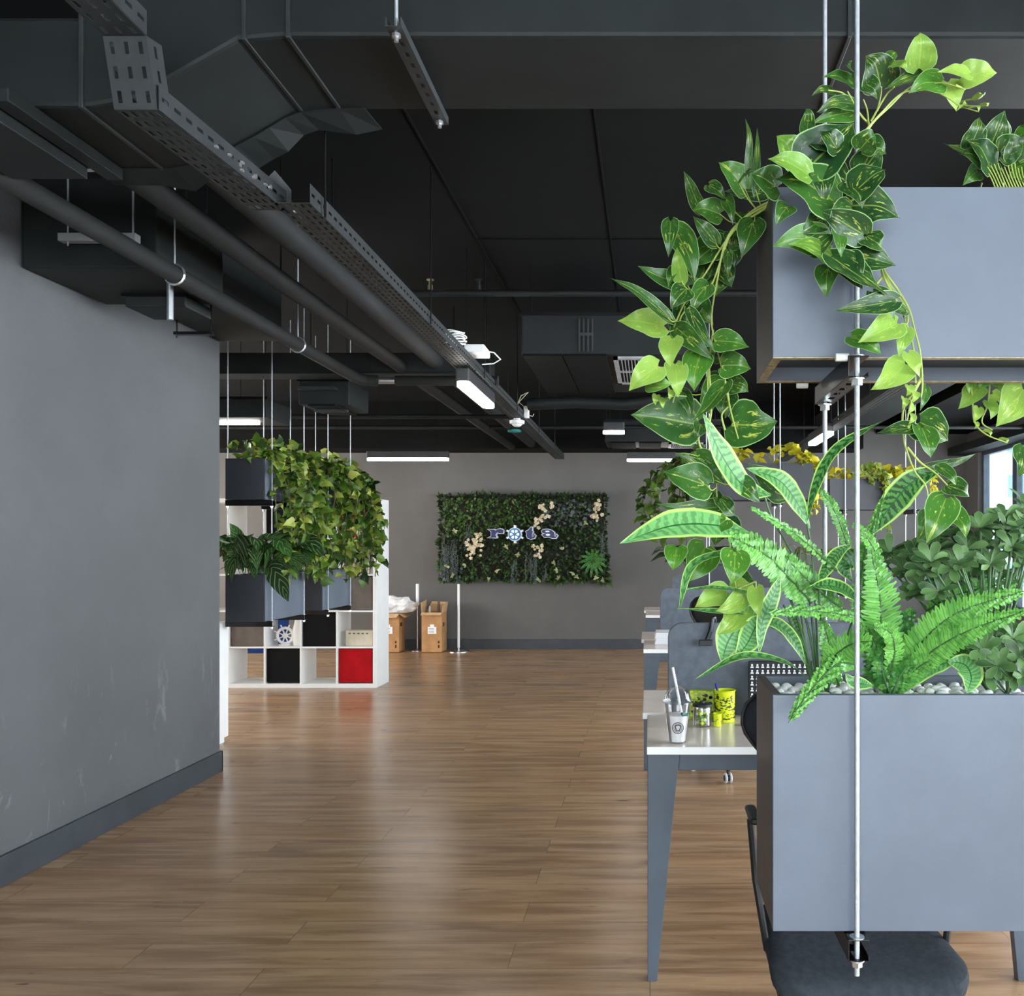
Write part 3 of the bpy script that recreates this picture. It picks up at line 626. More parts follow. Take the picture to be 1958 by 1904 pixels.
# ================================================================= BENCH DESKS
def bench(y0, xo, label, rear=True):
    e = empty('bench_desk', (xo+.6, y0+.55, 0), label, 'desk')
    x0, x1 = xo, xo+1.2
    o = MB().box(x0, x1, y0, y0+.53, .716, .74).build('tabletop', [M['desktop'], M['deskedge']], e, bevel=.0015)
    for p in o.data.polygons: p.material_index = 0 if abs(p.normal.z) > .5 else 1
    o = MB().box(x0-.018, x1, y0+.57, y0+1.10, .716, .74).build('tabletop', [M['desktop'], M['deskedge']], e, bevel=.0015)
    for p in o.data.polygons: p.material_index = 0 if abs(p.normal.z) > .5 else 1
    for (yy, a) in ((y0+.015, 0), (y0+1.05, 0)):
        for s in (0, 1):
            pol = [(x0+.002, .714), (x0+.104, .714), (x0+.09, .60), (x0+.032, 0), (x0+.002, 0)] if s == 0 else [(x1-.002, .714), (x1-.104, .714), (x1-.09, .60), (x1-.032, 0), (x1-.002, 0)]
            MB().prism(pol, yy, yy+.035).build('leg', M['leg'], e, bevel=.002)
    MB().box(x0+.10, x1-.10, y0+.03, y0+.055, .66, .713).build('beam', M['leg'], e, bevel=.002)
    MB().box(x0+.10, x1-.10, y0+1.045, y0+1.07, .66, .713).build('beam', M['leg'], e, bevel=.002)
    MB().box(x0+.15, x1-.15, y0+.45, y0+.65, .62, .70).build('cable_trough', M['leg'], e, bevel=.004)
    return e
def dscreen(x0, x1, y, z0, z1, label):
    r_ = .055; pts = [(x0, z0), (x1, z0)]
    for k in range(7): a = k*math.pi/12; pts.append((x1-r_+r_*math.cos(a), z1-r_+r_*math.sin(a)))
    for k in range(7): a = math.pi/2+k*math.pi/12; pts.append((x0+r_+r_*math.cos(a), z1-r_+r_*math.sin(a)))
    e = MB().prism(pts, y, y+.024).build('desk_screen', M['screen'], bevel=.004)
    tag(e, label, 'screen', 'grey desk screens')
    MB().box(x0+.15, x0+.2, y-.006, y+.03, z0-.05, z0+.05).box(x1-.2, x1-.15, y-.006, y+.03, z0-.05, z0+.05).build('bracket', M['leg'], e)
bench(2.78, -.01, 'nearest pale-topped desk on grey slanted legs, behind the big hanging planter')
bench(5.40, -.04, 'second desk row behind the nearest grey screen, paper stack on it')
bench(8.05, -.04, 'farthest desk row near the back wall, mostly hidden by plants')
dscreen(.067, 1.25, 3.318, .70, 1.082, 'large rounded grey felt screen on the nearest desk')
dscreen(.067, 1.25, 5.938, .70, 1.09, 'grey felt screen on the second desk, behind the nearest screen')
dscreen(.21, 1.25, 8.588, .70, 1.09, 'farthest grey felt screen, mostly hidden')
bench(2.78, 1.22, 'desk beside the nearest one at the right edge of the picture')
o = MB()
for k in range(6): o.box(.03+.004*(k % 3), .26+.005*(k % 2), 5.66+.003*k, 5.9, .741+k*.012, .7525+k*.012)
o = o.build('paper_stack', M['paper'], bevel=.001); tag(o, 'thick stack of white paper on the second desk', 'paper')
# clamp hook over the nearest screen
o = MB().tube([(.245, 3.36, 1.06), (.24, 3.34, 1.10), (.232, 3.312, 1.095), (.225, 3.308, 1.05), (.212, 3.307, 1.02)], .009, 8)
o.box(.182, .232, 3.295, 3.315, .998, 1.02).build('clamp_hook', M['plasticb'], bevel=.003, smooth=False)
tag(COL.objects[-1] if COL.objects[-1].name.startswith('clamp_hook') else bpy.data.objects['clamp_hook'], 'black curved clamp hook hanging over the nearest grey screen', 'hook')
# ---- things on the nearest desk
DZ = .741
cx_, cy_ = .088, 2.845
e = empty('iced_drink_cup', (cx_, cy_, DZ), 'clear plastic cup with domed lid and white straw on the nearest desk corner', 'cup')
MB().lathe([(0, .001), (.027, .001), (.0425, .127), (.0445, .13), (.0415, .129), (.026, .004), (0, .004)], (cx_, cy_, DZ), 32).build('cup_body', M['glass'], e, smooth=True)
MB().lathe([(0, .005), (.0255, .005), (.0355, .088), (.03, .092), (0, .09)], (cx_, cy_, DZ), 32).build('white_drink', M['milk'], e, smooth=True)
MB().lathe([(.046, .127), (.047, .133), (.044, .138), (.041, .150), (.034, .165), (.022, .176), (.012, .180)], (cx_, cy_, DZ), 32, closed=True).build('domed_lid', M['glass'], e, smooth=True, solid=0)
MB().tube([(cx_+.014, cy_, DZ+.088), (cx_-.016, cy_-.004, DZ+.24)], .0045, 10).build('straw', M['plasticw'], e, smooth=True)
MB().tube([(cx_+.012, cy_-.028, DZ+.094), (cx_+.03, cy_-.02, DZ+.094)], .007, 8).build('green_stopper', M['teal'], e, smooth=True)
b = MB(); lz = DZ+.052; ly = lambda z, x: cy_-math.sqrt(max(0, (.0272+(z-DZ)*.1205)**2-(x-cx_)**2))-.0012
for (rr, tt) in ((.0175, .0011), (.0125, .0007)):
    b.tube([(cx_+rr*math.cos(a), ly(lz+rr*math.sin(a), cx_+rr*math.cos(a)), lz+rr*math.sin(a)) for a in [k*math.pi/16 for k in range(33)]], tt, 5)
for s_ in (-1, 1):
    b.tube([(cx_+s_*.0075, ly(lz, cx_+s_*.0075), lz+.007), (cx_+s_*.0075, ly(lz, cx_+s_*.0075), lz), (cx_+s_*.0045, ly(lz, cx_), lz-.008)], .0014, 5)
b.tube([(cx_-.009, ly(lz, cx_-.009), lz+.0075), (cx_, ly(lz, cx_), lz+.0095), (cx_+.009, ly(lz, cx_+.009), lz+.0075)], .0012, 5)
b.tube([(cx_-.0045, ly(lz, cx_), lz-.008), (cx_+.0045, ly(lz, cx_), lz-.008)], .001, 5)
b.build('round_emblem', M['ink'], e)
def mug(x, y, r_, h, label, dots, name='yellow_mug'):
    e = empty(name, (x, y, DZ), label, 'mug' if h > .08 else 'cup')
    MB().lathe([(0, 0), (r_*.94, 0), (r_*.98, h*.5), (r_, h*.96), (r_*1.08, h*.98), (r_*1.08, h), (r_*.93, h), (r_*.9, .006), (0, .006)], (x, y, DZ), 32).build('body', M['yellow'], e, smooth=True)
    b = MB(); r2 = random.Random(11)
    for k in range(dots):
        a = r2.uniform(math.pi*1.02, math.pi*1.98); z = DZ+r2.uniform(.1, .88)*h; s_ = r2.uniform(.0012, .0034)*(h/.11+.3)/1.3
        p = V((x+math.cos(a)*r_*.985, y+math.sin(a)*r_*.985, z)); n_ = V((math.cos(a), math.sin(a), 0)); t_ = V((-n_.y, n_.x, 0))
        ph = r2.uniform(0, 3)
        b.add([p+n_*.0012+(t_*math.cos(q)*1.3+V((0, 0, 1))*math.sin(q))*s_*(1+.5*math.sin(2*q+ph)) for q in [j*math.pi/4 for j in range(8)]], [list(range(8))])
    b.build('black_speckle', M['blackdot'], e, solid=-.0006); return e
mug(.268, 3.19, .037, .112, 'large yellow mug with black speckled print and a blue pen in it', 130)
mug(.235, 3.10, .015, .045, 'tiny yellow speckled cup in front of the large yellow mug', 26)
o = MB().tube([(.262, 3.19, DZ+.01), (.236, 3.185, DZ+.135)], .0045, 8).build('pen', M['penblue'], smooth=True); tag(o, 'blue pen leaning in the large yellow mug', 'pen')
e = empty('patterned_tin', (.185, 3.24, DZ), 'green and yellow patterned tin against the screen, behind the jar', 'tin')
MB().box(.142, .232, 3.215, 3.25, DZ, DZ+.105).build('body', mat('green_print', (120, 150, 30), .35, var=.3, scale=90, col2=(210, 222, 80)), e, bevel=.004)
b = MB(); r2 = random.Random(4)
for k in range(26):
    px, pz, s_ = r2.uniform(.15, .225), r2.uniform(.01, .096), r2.uniform(.003, .008)
    b.add([(px+math.cos(q)*s_, 3.2135, DZ+pz+math.sin(q)*s_*.8) for q in [j*math.pi/4 for j in range(8)]], [list(range(8))])
b.build('printed_pattern', M['blackdot'], e, solid=.0006)
e = empty('lidded_jar', (.182, 3.10, DZ), 'clear jar with a dark lid holding green and yellow sweets', 'jar')
MB().lathe([(0, .001), (.031, .001), (.033, .01), (.033, .066), (.031, .07), (.030, .066), (.030, .006), (0, .005)], (.182, 3.10, DZ), 28).build('glass_body', M['glass'], e, smooth=True)
MB().lathe([(0, .070), (.034, .070), (.034, .078), (.01, .082), (.008, .088), (0, .088)], (.182, 3.10, DZ), 28).build('lid', M['tray'], e, smooth=True)
b = MB(); b.mi = 0
for k in range(26):
    b.mi = k % 3; a = r2.uniform(0, 6.28); q = r2.uniform(0, .02)
    c = V((.182+q*math.cos(a), 3.10+q*math.sin(a), DZ+.012+.045*r2.random())); s_ = .0075
    b.lathe([(0, -s_), (s_*.8, -s_*.5), (s_, 0), (s_*.8, s_*.5), (0, s_)], c, 8)
b.build('sweets', [M['yellow'], mat('green_sweet', (90, 150, 50), .3), M['paper']], e, smooth=True)
o = MB().box(.325, .345, 3.1, 3.13, DZ, DZ+.014).build('eraser', M['plasticw'], bevel=.003); tag(o, 'small white block on the desk right of the yellow mug', 'eraser')
e = empty('icon_board', (.47, 3.28, DZ), 'black board with rows of white figure icons leaning on the nearest screen', 'board')
MB().box(.363, .60, 3.27, 3.285, DZ, .945).build('panel', M['lapis'], e, bevel=.003)
b = MB()
for i in range(11):
    for j in range(8):
        px = .375+i*.0195; pz = .928-j*.0215
        b.add([(px+math.cos(q)*.0038, 3.268, pz+.003+math.sin(q)*.0038) for q in [k*math.pi/4 for k in range(8)]], [list(range(8))])
        b.add([(px-.006, 3.268, pz-.0075), (px+.006, 3.268, pz-.0075), (px+.0045, 3.268, pz-.002), (px-.0045, 3.268, pz-.002)], [(0, 1, 2, 3)])
b.build('white_icons', M['paper'], e, solid=.0008)
# ================================================================= OFFICE CHAIRS
def rsq(cx0, cy0, w_, d_, r_, n_=6):
    pts = []
    for (sx, sy, a0) in ((1, 1, 0), (-1, 1, 90), (-1, -1, 180), (1, -1, 270)):
        for k in range(n_+1):
            a = R(a0+90*k/n_); pts.append((cx0+sx*(w_/2-r_)+r_*math.cos(a), cy0+sy*(d_/2-r_)+r_*math.sin(a)))
    return pts
def chair(loc, rz, label, backm='mesh_f', w_=.46):
    e = empty('office_chair', (0, 0, 0), label, 'chair')     # modelled facing -Y
    b = MB()
    lv = [(.355, .82, .0), (.37, .98, 0), (.395, 1.0, 0), (.412, .985, 0), (.42, .93, 0), (.422, .8, 0)]
    n0 = None; vs = []; fs = []
    for (z, s_, _) in lv:
        ring = rsq(0, 0, w_*s_, .46*s_, .085*s_)
        vs += [(x*(1-.10*(y+.2)/.4), y, z+(-.018*max(0, (-y-.1)/.13)**2)+(.012*(abs(x)/.23)**2)) for x, y in ring]; n0 = len(ring)
    for i in range(len(lv)-1):
        for k in range(n0): fs.append((i*n0+k, i*n0+(k+1) % n0, (i+1)*n0+(k+1) % n0, (i+1)*n0+k))
    fs.append(list(range(n0))); fs.append([(len(lv)-1)*n0+k for k in range(n0)])
    b.add(vs, fs); b.build('seat', M['seatf'], e, smooth=True)
    MB().prism(rsq(0, 0, w_*.9, .40, .07), .335, .358, 'z').build('seat_shell', M['plasticb'], e, bevel=.006)
    # backrest: frame with mesh, waisted
    prof = [(.46, .15), (.55, .165), (.64, .175), (.74, .18), (.79, .182), (.815, .198), (.84, .219), (.865, .237), (.89, .245), (.915, .244), (.94, .234), (.96, .213), (.972, .18)]
    yb = lambda z: .235+.04*(max(0, z-.45)/.5)**1.5
    vs = []; 
    for (z, hw) in prof:
        for k in range(9):
            t_ = k/8*2-1; vs.append((hw*t_, yb(z)-.035*t_*t_, z))
    fs = [(i*9+k, i*9+k+1, (i+1)*9+k+1, (i+1)*9+k) for i in range(len(prof)-1) for k in range(8)]
    MB().add(vs, fs).build('backrest', M[backm], e, smooth=True, solid=.022)
    edge = [(-hw, yb(z)-.035, z) for z, hw in prof]+[(hw*t_, yb(z)-.035*t_*t_, z) for z, hw in [(.978, .15)] for t_ in (-.8, -.4, 0, .4, .8)]+[(hw, yb(z)-.035, z) for z, hw in reversed(prof)]
    MB().tube(edge, .007, 8).build('back_frame', M['plasticb'], e, smooth=True)
    MB().tube([(0, .12, .35), (0, .24, .37), (0, .275, .45), (0, .27, .56)], .022, 10).build('back_support', M['plasticb'], e, smooth=True)
    for s_ in (-1, 1):
        a = MB().tube([(s_*.17, .0, .345), (s_*.215, -.03, .40), (s_*.240, -.01, .56), (s_*.25, .01, .70)], .009, 8).build('armrest', M['plasticb'], e, smooth=True)
        MB().prism(rsq(s_*.243, .02, .028, .13, .013), .70, .715, 'z').build('arm_pad', M['plasticb'], a, bevel=.006)
    MB().tube([(0, 0, .10), (0, 0, .34)], [.03, .025], 14).build('gas_column', M['plasticb'], e, smooth=True)
    MB().box(-.09, .09, -.1, .13, .31, .337).build('tilt_mechanism', M['plasticb'], e, bevel=.01)
    MB().tube([(.08, .0, .325), (.24, -.01, .323)], .006, 6).build('lever', M['plasticb'], e)
    s5 = MB().lathe([(0, .07), (.04, .07), (.045, .12), (.03, .14), (0, .14)], (0, 0, 0), 16)
    for k in range(5):
        a = 2*math.pi*k/5+.3; s5.tube([(.03*math.cos(a), .03*math.sin(a), .105), (.29*math.cos(a), .29*math.sin(a), .075)], [.026, .015], 8)
    s5.build('star_base', M['plasticb'], e, smooth=True)
    for k in range(5):
        a = 2*math.pi*k/5+.3; cx0, cy0 = .29*math.cos(a), .29*math.sin(a)
        cst = MB().tube([(cx0, cy0, .075), (cx0, cy0, .05)], .007, 8).build('caster', M['plasticb'], e)
        d = V((-math.sin(a+.6), math.cos(a+.6), 0)); 
        wh = MB()
        for s_ in (-1, 1): c = V((cx0, cy0, .0275)); wh.tube([c+d*s_*.008, c+d*s_*.021], .0275, 18)
        wh.build('wheel', M['castert'], cst, bevel=.004)
        wh = MB(); c = V((cx0, cy0, .0275)); wh.tube([c-d*.0225, c+d*.0225], .017, 14); wh.build('wheel_hub', M['plasticb'], cst)
    e.location = loc; e.rotation_euler = (0, 0, rz); return e
chair((.496, 2.17, 0), 0, 'charcoal office chair under the big grey planter, seat towards the camera', 'navy', .455)
c2_ = chair((.545, 5.40, 0), 2.817, 'black office chair with grey casters between the first and second desks')
c2_.scale = (1, 1, 1.1)
# ================================================================= LEAF BUILDERS
SHP = dict(
 heart=[(0, .30), (.05, .70), (.13, .92), (.26, 1), (.42, .93), (.6, .72), (.8, .38), (.92, .13), (1, 0)],
 lance=[(0, .06), (.1, .36), (.25, .76), (.45, 1), (.65, .88), (.85, .46), (.95, .16), (1, 0)],
 oval=[(0, .1), (.2, .45), (.5, .9), (.7, 1), (.9, .72), (1, .12)],
 ivy=[(0, .2), (.08, .8), (.2, 1), (.32, .62), (.45, .78), (.58, .60), (.68, .34), (1, 0)],
 frond=[(0, .35), (.15, .8), (.4, 1), (.7, .82), (.9, .48), (1, .12)])
def shp(k, v):
    t = SHP[k]
    for (a, b), (c, d) in zip(t, t[1:]):
        if v <= c: return b+(d-b)*(v-a)/(c-a)
    return t[-1][1]
def cr(pts, t):
    """Catmull-Rom through pts, t in 0..1"""
    n = len(pts)-1; s = min(int(t*n), n-1); f = t*n-s
    p1, p2 = pts[s], pts[s+1]; p0 = pts[s-1] if s > 0 else p1*2-p2; p3 = pts[s+2] if s+2 <= n else p2*2-p1
    return .5*((2*p1)+(p2-p0)*f+(2*p0-5*p1+4*p2-p3)*f*f+(3*p1-p0-3*p2+p3)*f**3)
def leaf(mb, pts, W, N, shape='heart', tone=0., ns=8, nu=4, fold=.18, wave=.0, twist=0.):
    pts = [V(p) for p in pts]; N = V(N); L = sum((pts[i+1]-pts[i]).length for i in range(len(pts)-1))
    vs = []; uvs = []; fs = []; ph = mb_r.uniform(0, 6)
    for i in range(ns+1):
        v = i/ns; c = cr(pts, v); t = (cr(pts, min(1, v+.02))-cr(pts, max(0, v-.02)))
        t = t.normalized() if t.length > 1e-9 else V((0, 0, 1))
        Nn = N
        if twist: Nn = Quaternion(t, twist*v) @ N
        sd = t.cross(Nn)
        if sd.length < 1e-4: sd = t.orthogonal()
        sd.normalize(); n2 = sd.cross(t).normalized()
        w_ = W/2*shp(shape, v)
        for j in range(nu+1):
            u = j/nu*2-1
            p = c+sd*u*w_+n2*(fold*abs(u)*w_+wave*W*math.sin(v*17+ph+u*2)*abs(u))
            if shape in ('heart', 'ivy'): p -= t*L*.13*abs(u)**1.5*(1-v)**4
            vs.append(p); uvs.append((j/nu, v))
    for i in range(ns):
        for j in range(nu): a = i*(nu+1)+j; fs.append((a, a+1, a+nu+2, a+nu+1))
    mb.add(vs, fs, uvs, tone)
mb_r = random.Random(99)
def frond(lf, st, pts, W, N, pitch=.0115, tone=(.2, .8), fold=.25, twist=0., lean=.35):
    pts = [V(p) for p in pts]; L = sum((pts[i+1]-pts[i]).length for i in range(len(pts)-1)); n = max(6, int(L/pitch)); N = V(N)
    st.tube([cr(pts, k/12) for k in range(13)], [.0028*(1-.7*k/12) for k in range(13)], 6, tone=.3)
    for i in range(n):
        v = .06+.93*i/n; c = cr(pts, v); t = (cr(pts, min(1, v+.02))-cr(pts, max(0, v-.02))).normalized()
        Nn = Quaternion(t, twist*v) @ N if twist else N
        sd = t.cross(Nn).normalized(); n2 = sd.cross(t).normalized(); l = W/2*shp('frond', v)
        for s_ in (-1, 1):
            d = (sd*s_+t*lean+n2*mb_r.uniform(fold*.4, fold*1.2)).normalized()
            side = d.cross(n2).normalized(); pw = L/n*.98; vs = []; uvs = []; fs = []; ns_ = 5
            ll = l*mb_r.uniform(.92, 1.06); tn = mb_r.uniform(*tone)
            for a in range(ns_+1):
                q = a/ns_; cc = c+d*ll*q-n2*ll*.18*q*q; hw = pw/2*[.7, 1.0, 1.05, 1.0, .8, .3][a]*(1+.14*math.sin(a*2.6+i))
                for b_ in (-1, 0, 1):
                    vs.append(cc+side*hw*b_+n2*(.0022*math.sin(a*2.1+i*1.7+b_)-.10*hw*abs(b_))); uvs.append(((b_+1)/2, q))
            for a in range(ns_):
                for b_ in range(2): k = a*3+b_; fs.append((k, k+1, k+4, k+3))
            lf.add(vs, fs, uvs, tn)
def rv(s=1.): return V((mb_r.gauss(0, s), mb_r.gauss(0, s), mb_r.gauss(0, s)))
LM = dict(
 pothos=leafmat('pothos_leaf', (20, 52, 30), (74, 128, 42), (158, 190, 84), 'pothos', .2, .36),
 striped=leafmat('striped_leaf', (62, 118, 44), (116, 180, 104), None, 'striped', .22, .4),
 fern=leafmat('fern_leaf', (26, 92, 28), (128, 196, 92), None, 'fern', .25, .32),
 shrub=leafmat('oval_shrub_leaf', (42, 74, 36), (104, 140, 82), None, 'plain', .1, .5, edge=(124, 152, 112)),
 ivy=leafmat('ivy_leaf', (20, 46, 18), (78, 110, 30), (176, 182, 84), 'plain', .25, .45),
 cala=leafmat('dark_veined_leaf', (16, 40, 22), (48, 88, 34), None, 'veined', .15, .4),
 vari=leafmat('small_variegated_leaf', (60, 84, 44), (180, 180, 130), None, 'plain', .2, .5),
 wallg=leafmat('panel_green_leaf', (17, 34, 15), (64, 96, 38), (108, 128, 66), 'plain', .15, .55),
 wallgrey=leafmat('panel_grey_green_leaf', (52, 62, 58), (104, 116, 112), None, 'plain', .15, .6),
 petal=leafmat('cream_petal', (196, 176, 140), (244, 232, 204), None, 'plain', .25, .6),
 yel=leafmat('yellow_foliage', (84, 92, 20), (176, 168, 30), (232, 212, 48), 'plain', .35, .5),
 stem=mat('pale_green_stem', (150, 166, 78), .5, var=.1), stemdk=mat('dark_green_stem', (52, 86, 44), .5, var=.1), vine=mat('brown_vine', (70, 66, 34), .7))
# ================================================================= PLANT PANEL AND SIGN ON THE BACK WALL
gp = empty('plant_wall_panel', (-1.66, 11.75, .88), 'rectangular panel of mixed artificial plants and cream flowers on the back wall', 'plant panel')
MB().box(-2.70, -.61, 11.70, 11.797, .93, 2.02).build('backing', M['soil'], gp)
gl = MB(); gy = MB(); gb = MB()
for k in range(4200):
    x = mb_r.uniform(-2.76, -.56); z = mb_r.uniform(.90, 2.05)
    edge = min(x+2.76, -.56-x, z-.9, 2.05-z); y = 11.69-mb_r.uniform(.0, .09)*min(1, edge/.1+.35)
    px, pz = (x+1.66)/1.1, (z-1.47)/.58
    up = V((mb_r.gauss(0, .7), -.5, mb_r.gauss(-.25, .6))).normalized(); Ls = mb_r.uniform(.026, .058)
    N = (V((0, -1, .25))+rv(.45)).normalized()
    gpatch = mnoise.noise(V((x*1.6, z*1.9, 3)))
    if abs(px) > .93 or pz > .88: tone = mb_r.uniform(0, .12)
    elif px < -.1 and pz > .0: tone = mb_r.uniform(.15, .75)
    else: tone = max(0, min(1, mb_r.gauss(.16, .2)+gpatch*.4))
    tgt = gl
    if (.25 < px < .85 and .25 < pz < .85 and gpatch > -.25 and mb_r.random() < .55) or (px < -.72 and pz < -.6 and mb_r.random() < .5): tgt = gy; tone = mb_r.uniform(0, .8); Ls *= 1.25
    leaf(tgt, [V((x, y, z)), V((x, y, z))+up*Ls*.5+V((0, -.012, 0)), V((x, y, z))+up*Ls], Ls*mb_r.uniform(.6, .95), N, mb_r.choice(['heart', 'ivy', 'ivy']), tone, 4, 2, .25)
for k in range(420):
    q = mb_r.random()*6.7; hx, hz = 1.1, .575
    if q < 2.2: x, z, d0 = -1.66-hx+q, 1.47+hz, V((0, 0, 1))
    elif q < 4.4: x, z, d0 = -1.66-hx+(q-2.2), 1.47-hz, V((0, 0, -1))
    elif q < 5.55: x, z, d0 = -1.66-hx, 1.47-hz+(q-4.4), V((-1, 0, 0))
    else: x, z, d0 = -1.66+hx, 1.47-hz+(q-5.55), V((1, 0, 0))
    bulge = 1+1.2*mnoise.noise(V((x*3, z*3, 9))); c = V((x, 11.68, z))-d0*.03; d = (d0+rv(.5)+V((0, -.3, -.15))).normalized(); Ls = mb_r.uniform(.05, .085)*max(.5, bulge)
    leaf(gl, [c, c+d*Ls*.5, c+d*Ls], Ls*.6, V((0, -1, .2))+rv(.4), 'ivy', mb_r.uniform(0, .25) if z > 1.2 else mb_r.uniform(0, .7), 4, 2, .25)
gl.build('green_foliage', LM['wallg'], gp, smooth=True); gy.build('grey_foliage', LM['wallgrey'], gp, smooth=True)
for (cx_, cz, n_) in ((-.74, 1.17, 13),):
    for k in range(n_):
        a = 2*math.pi*k/n_+.2; d = V((math.cos(a), -.35, math.sin(a))).normalized()
        b0 = V((cx_, 11.62, cz)); frond(gb, gb, [b0, b0+d*.1, b0+d*.2+V((0, 0, -.03))], .05, (0, -1, .1), .016, (0, .4))
gb.build('fern_foliage', LM['fern'], gp, smooth=True)
tr = MB()
for (xa, xb, za, zb, n_) in ((-2.72, -2.5, 1.35, .92, 26), (-2.4, -2.32, 1.62, 1.3, 6), (-1.62, -1.48, 1.2, .85, 16), (-.66, -.60, 1.55, 1.15, 6), (-1.8, -1.74, 1.1, .86, 5), (-1.38, -1.34, 1.05, .86, 4)):
    for k in range(n_):
        x = mb_r.uniform(xa, xb); z0 = za+mb_r.uniform(-.08, .1); z1 = zb+mb_r.uniform(-.05, .1); y = 11.6-mb_r.uniform(0, .04)
        pts = [V((x+mb_r.uniform(-.02, .02), y, z0+(z1-z0)*q/5)) for q in range(6)]
        for q in range(16):
            c = cr(pts, q/16); d = V((mb_r.gauss(0, 1), -.4, -.6)).normalized(); leaf(tr, [c, c+d*.012, c+d*.024], .008, (0, -1, .2), 'oval', mb_r.uniform(.1, .9), 2, 2)
        tr.tube(pts, .002, 4, tone=.2)
tr.build('trailing_foliage', LM['wallgrey'], gp, smooth=True)
def w2(px, py, Y=11.6): return P(px, py, Y)
for (px, py, sx, sy, n_) in ((905, 1045, 13, 22, 24), (914, 1026, 9, 9, 5), (1026, 1001, 6, 11, 7), (1041, 988, 11, 7, 7), (1038, 972, 6, 7, 4), (1054, 966, 3, 7, 3), (1141, 972, 6, 15, 9), (1138, 988, 8, 6, 5), (1034, 1049, 12, 6, 6), (1029, 1060, 5, 5, 3)):
    f = MB()
    for k in range(int(n_*1.5)):
        c = w2(px+mb_r.gauss(0, sx*.6), py+mb_r.gauss(0, sy*.55), 11.535+mb_r.uniform(0, .05)); rr = mb_r.uniform(.017, .03); a0 = mb_r.random()*6
        for q in range(5):
            a = a0+q*2*math.pi/5; d = V((math.cos(a), -.25, math.sin(a)))
            leaf(f, [c, c+d*rr*.6+V((0, -.006, 0)), c+d*rr], rr*.95, rv(.4)+V((0, -1, 0)), 'oval', mb_r.uniform(0, 1), 3, 2, .25)
    f.build('flower_cluster', LM['petal'], gp, smooth=True)
# variegated rosettes (white-veined leaves)
f = MB()
for (px, py) in ((870, 1015), (968, 1045), (1065, 1090), (1095, 1095), (1103, 1103), (1140, 1105), (865, 1100), (1068, 1105), (1060, 1076), (1120, 1000), (1153, 1108), (855, 1083), (1030, 1108), (935, 1108), (951, 1090), (990, 1060), (890, 1080), (1075, 1050)):
    c = w2(px, py, 11.56)
    for q in range(5):
        a = mb_r.uniform(0, 6.3); d = V((math.cos(a), -.3, math.sin(a))); leaf(f, [c, c+d*.02, c+d*.042], .026, (0, -1, .2), 'heart', mb_r.uniform(.2, 1), 4, 2, .2)
f.build('variegated_leaves', LM['vari'], gp, smooth=True)
# --- the sign: letters and a ship wheel
def zs(zx, zy, Y=11.49): p = P(900+zx/9.79, 980+zy/9.79, Y); return (p.x, p.z)
def offset(poly, d):
    n = len(poly); A = sum(poly[i][0]*poly[(i+1) % n][1]-poly[(i+1) % n][0]*poly[i][1] for i in range(n)); s_ = 1 if A > 0 else -1; out = []
    for i in range(n):
        p0, p1, p2 = V(poly[i-1]), V(poly[i]), V(poly[(i+1) % n]); a = (p1-p0).normalized(); b = (p2-p1).normalized()
        n1 = V((a.y, -a.x))*s_; n2_ = V((b.y, -b.x))*s_; q = n1+n2_; q = q.normalized() if q.length > .2 else n1; k_ = min(1.6, 1/max(.5, q.dot(n1)))
        out.append(tuple(p1+q*d*k_))
    return out
from mathutils.geometry import tessellate_polygon
def prism_t(mb, poly, y0, y1):
    tri = tessellate_polygon([[V((a, b, 0)) for a, b in poly]]); n = len(poly)
    vs = [(a, y0, b) for a, b in poly]+[(a, y1, b) for a, b in poly]
    mb.add(vs, [tuple(t) for t in tri]+[tuple(n+i for i in reversed(t)) for t in tri]+[(i, (i+1) % n, (i+1) % n+n, i+n) for i in range(n)])
sg = empty('lettered_sign', (-1.66, 11.5, 1.4), 'small navy lettered sign with a blue ship wheel, fixed on the plant panel', 'sign')
LT = dict(
 r=[(315, 312), (462, 318), (458, 352), (492, 322), (540, 302), (590, 310), (616, 335), (603, 388), (530, 388), (502, 368), (478, 390), (465, 425), (490, 462), (480, 472), (312, 472), (385, 442), (385, 352)],
 t=[(1030, 352), (1080, 325), (1130, 272), (1150, 272), (1150, 340), (1165, 352), (1145, 420), (1152, 458), (1185, 440), (1190, 402), (1215, 430), (1190, 480), (1120, 495), (1065, 475), (1045, 430), (1050, 385)],
 a=[(1322, 350), (1350, 318), (1430, 308), (1510, 328), (1562, 372), (1572, 450), (1592, 450), (1602, 402), (1625, 430), (1592, 480), (1530, 482), (1470, 455), (1380, 462), (1330, 412), (1400, 386), (1345, 382)])
for k in 'rta':
    p = [zs(a, b) for a, b in LT[k]]
    wb = MB(); prism_t(wb, offset(p, .006), 11.49, 11.60); e = wb.build('letter_'+k, M['signwhite'], sg)
    nb = MB(); prism_t(nb, p, 11.482, 11.4895); nb.build('navy_face', M['signnavy'], e)
    if k == 'a':
        h = MB()
        for (a, b, ra, rb) in ((1437, 352, 42, 15), (1447, 414, 42, 20)):
            prism_t(h, [zs(a+ra*math.cos(q), b+rb*math.sin(q)) for q in [j*math.pi/8 for j in range(16)]], 11.478, 11.482)
        h.build('letter_opening', M['signwhite'], e)
wh = MB(); circ = lambda a, b, r_, n_=28: [zs(a+r_*math.cos(q), b+r_*math.sin(q)) for q in [j*2*math.pi/n_ for j in range(n_)]]
prism_t(wh, circ(822, 405, 128), 11.492, 11.60)
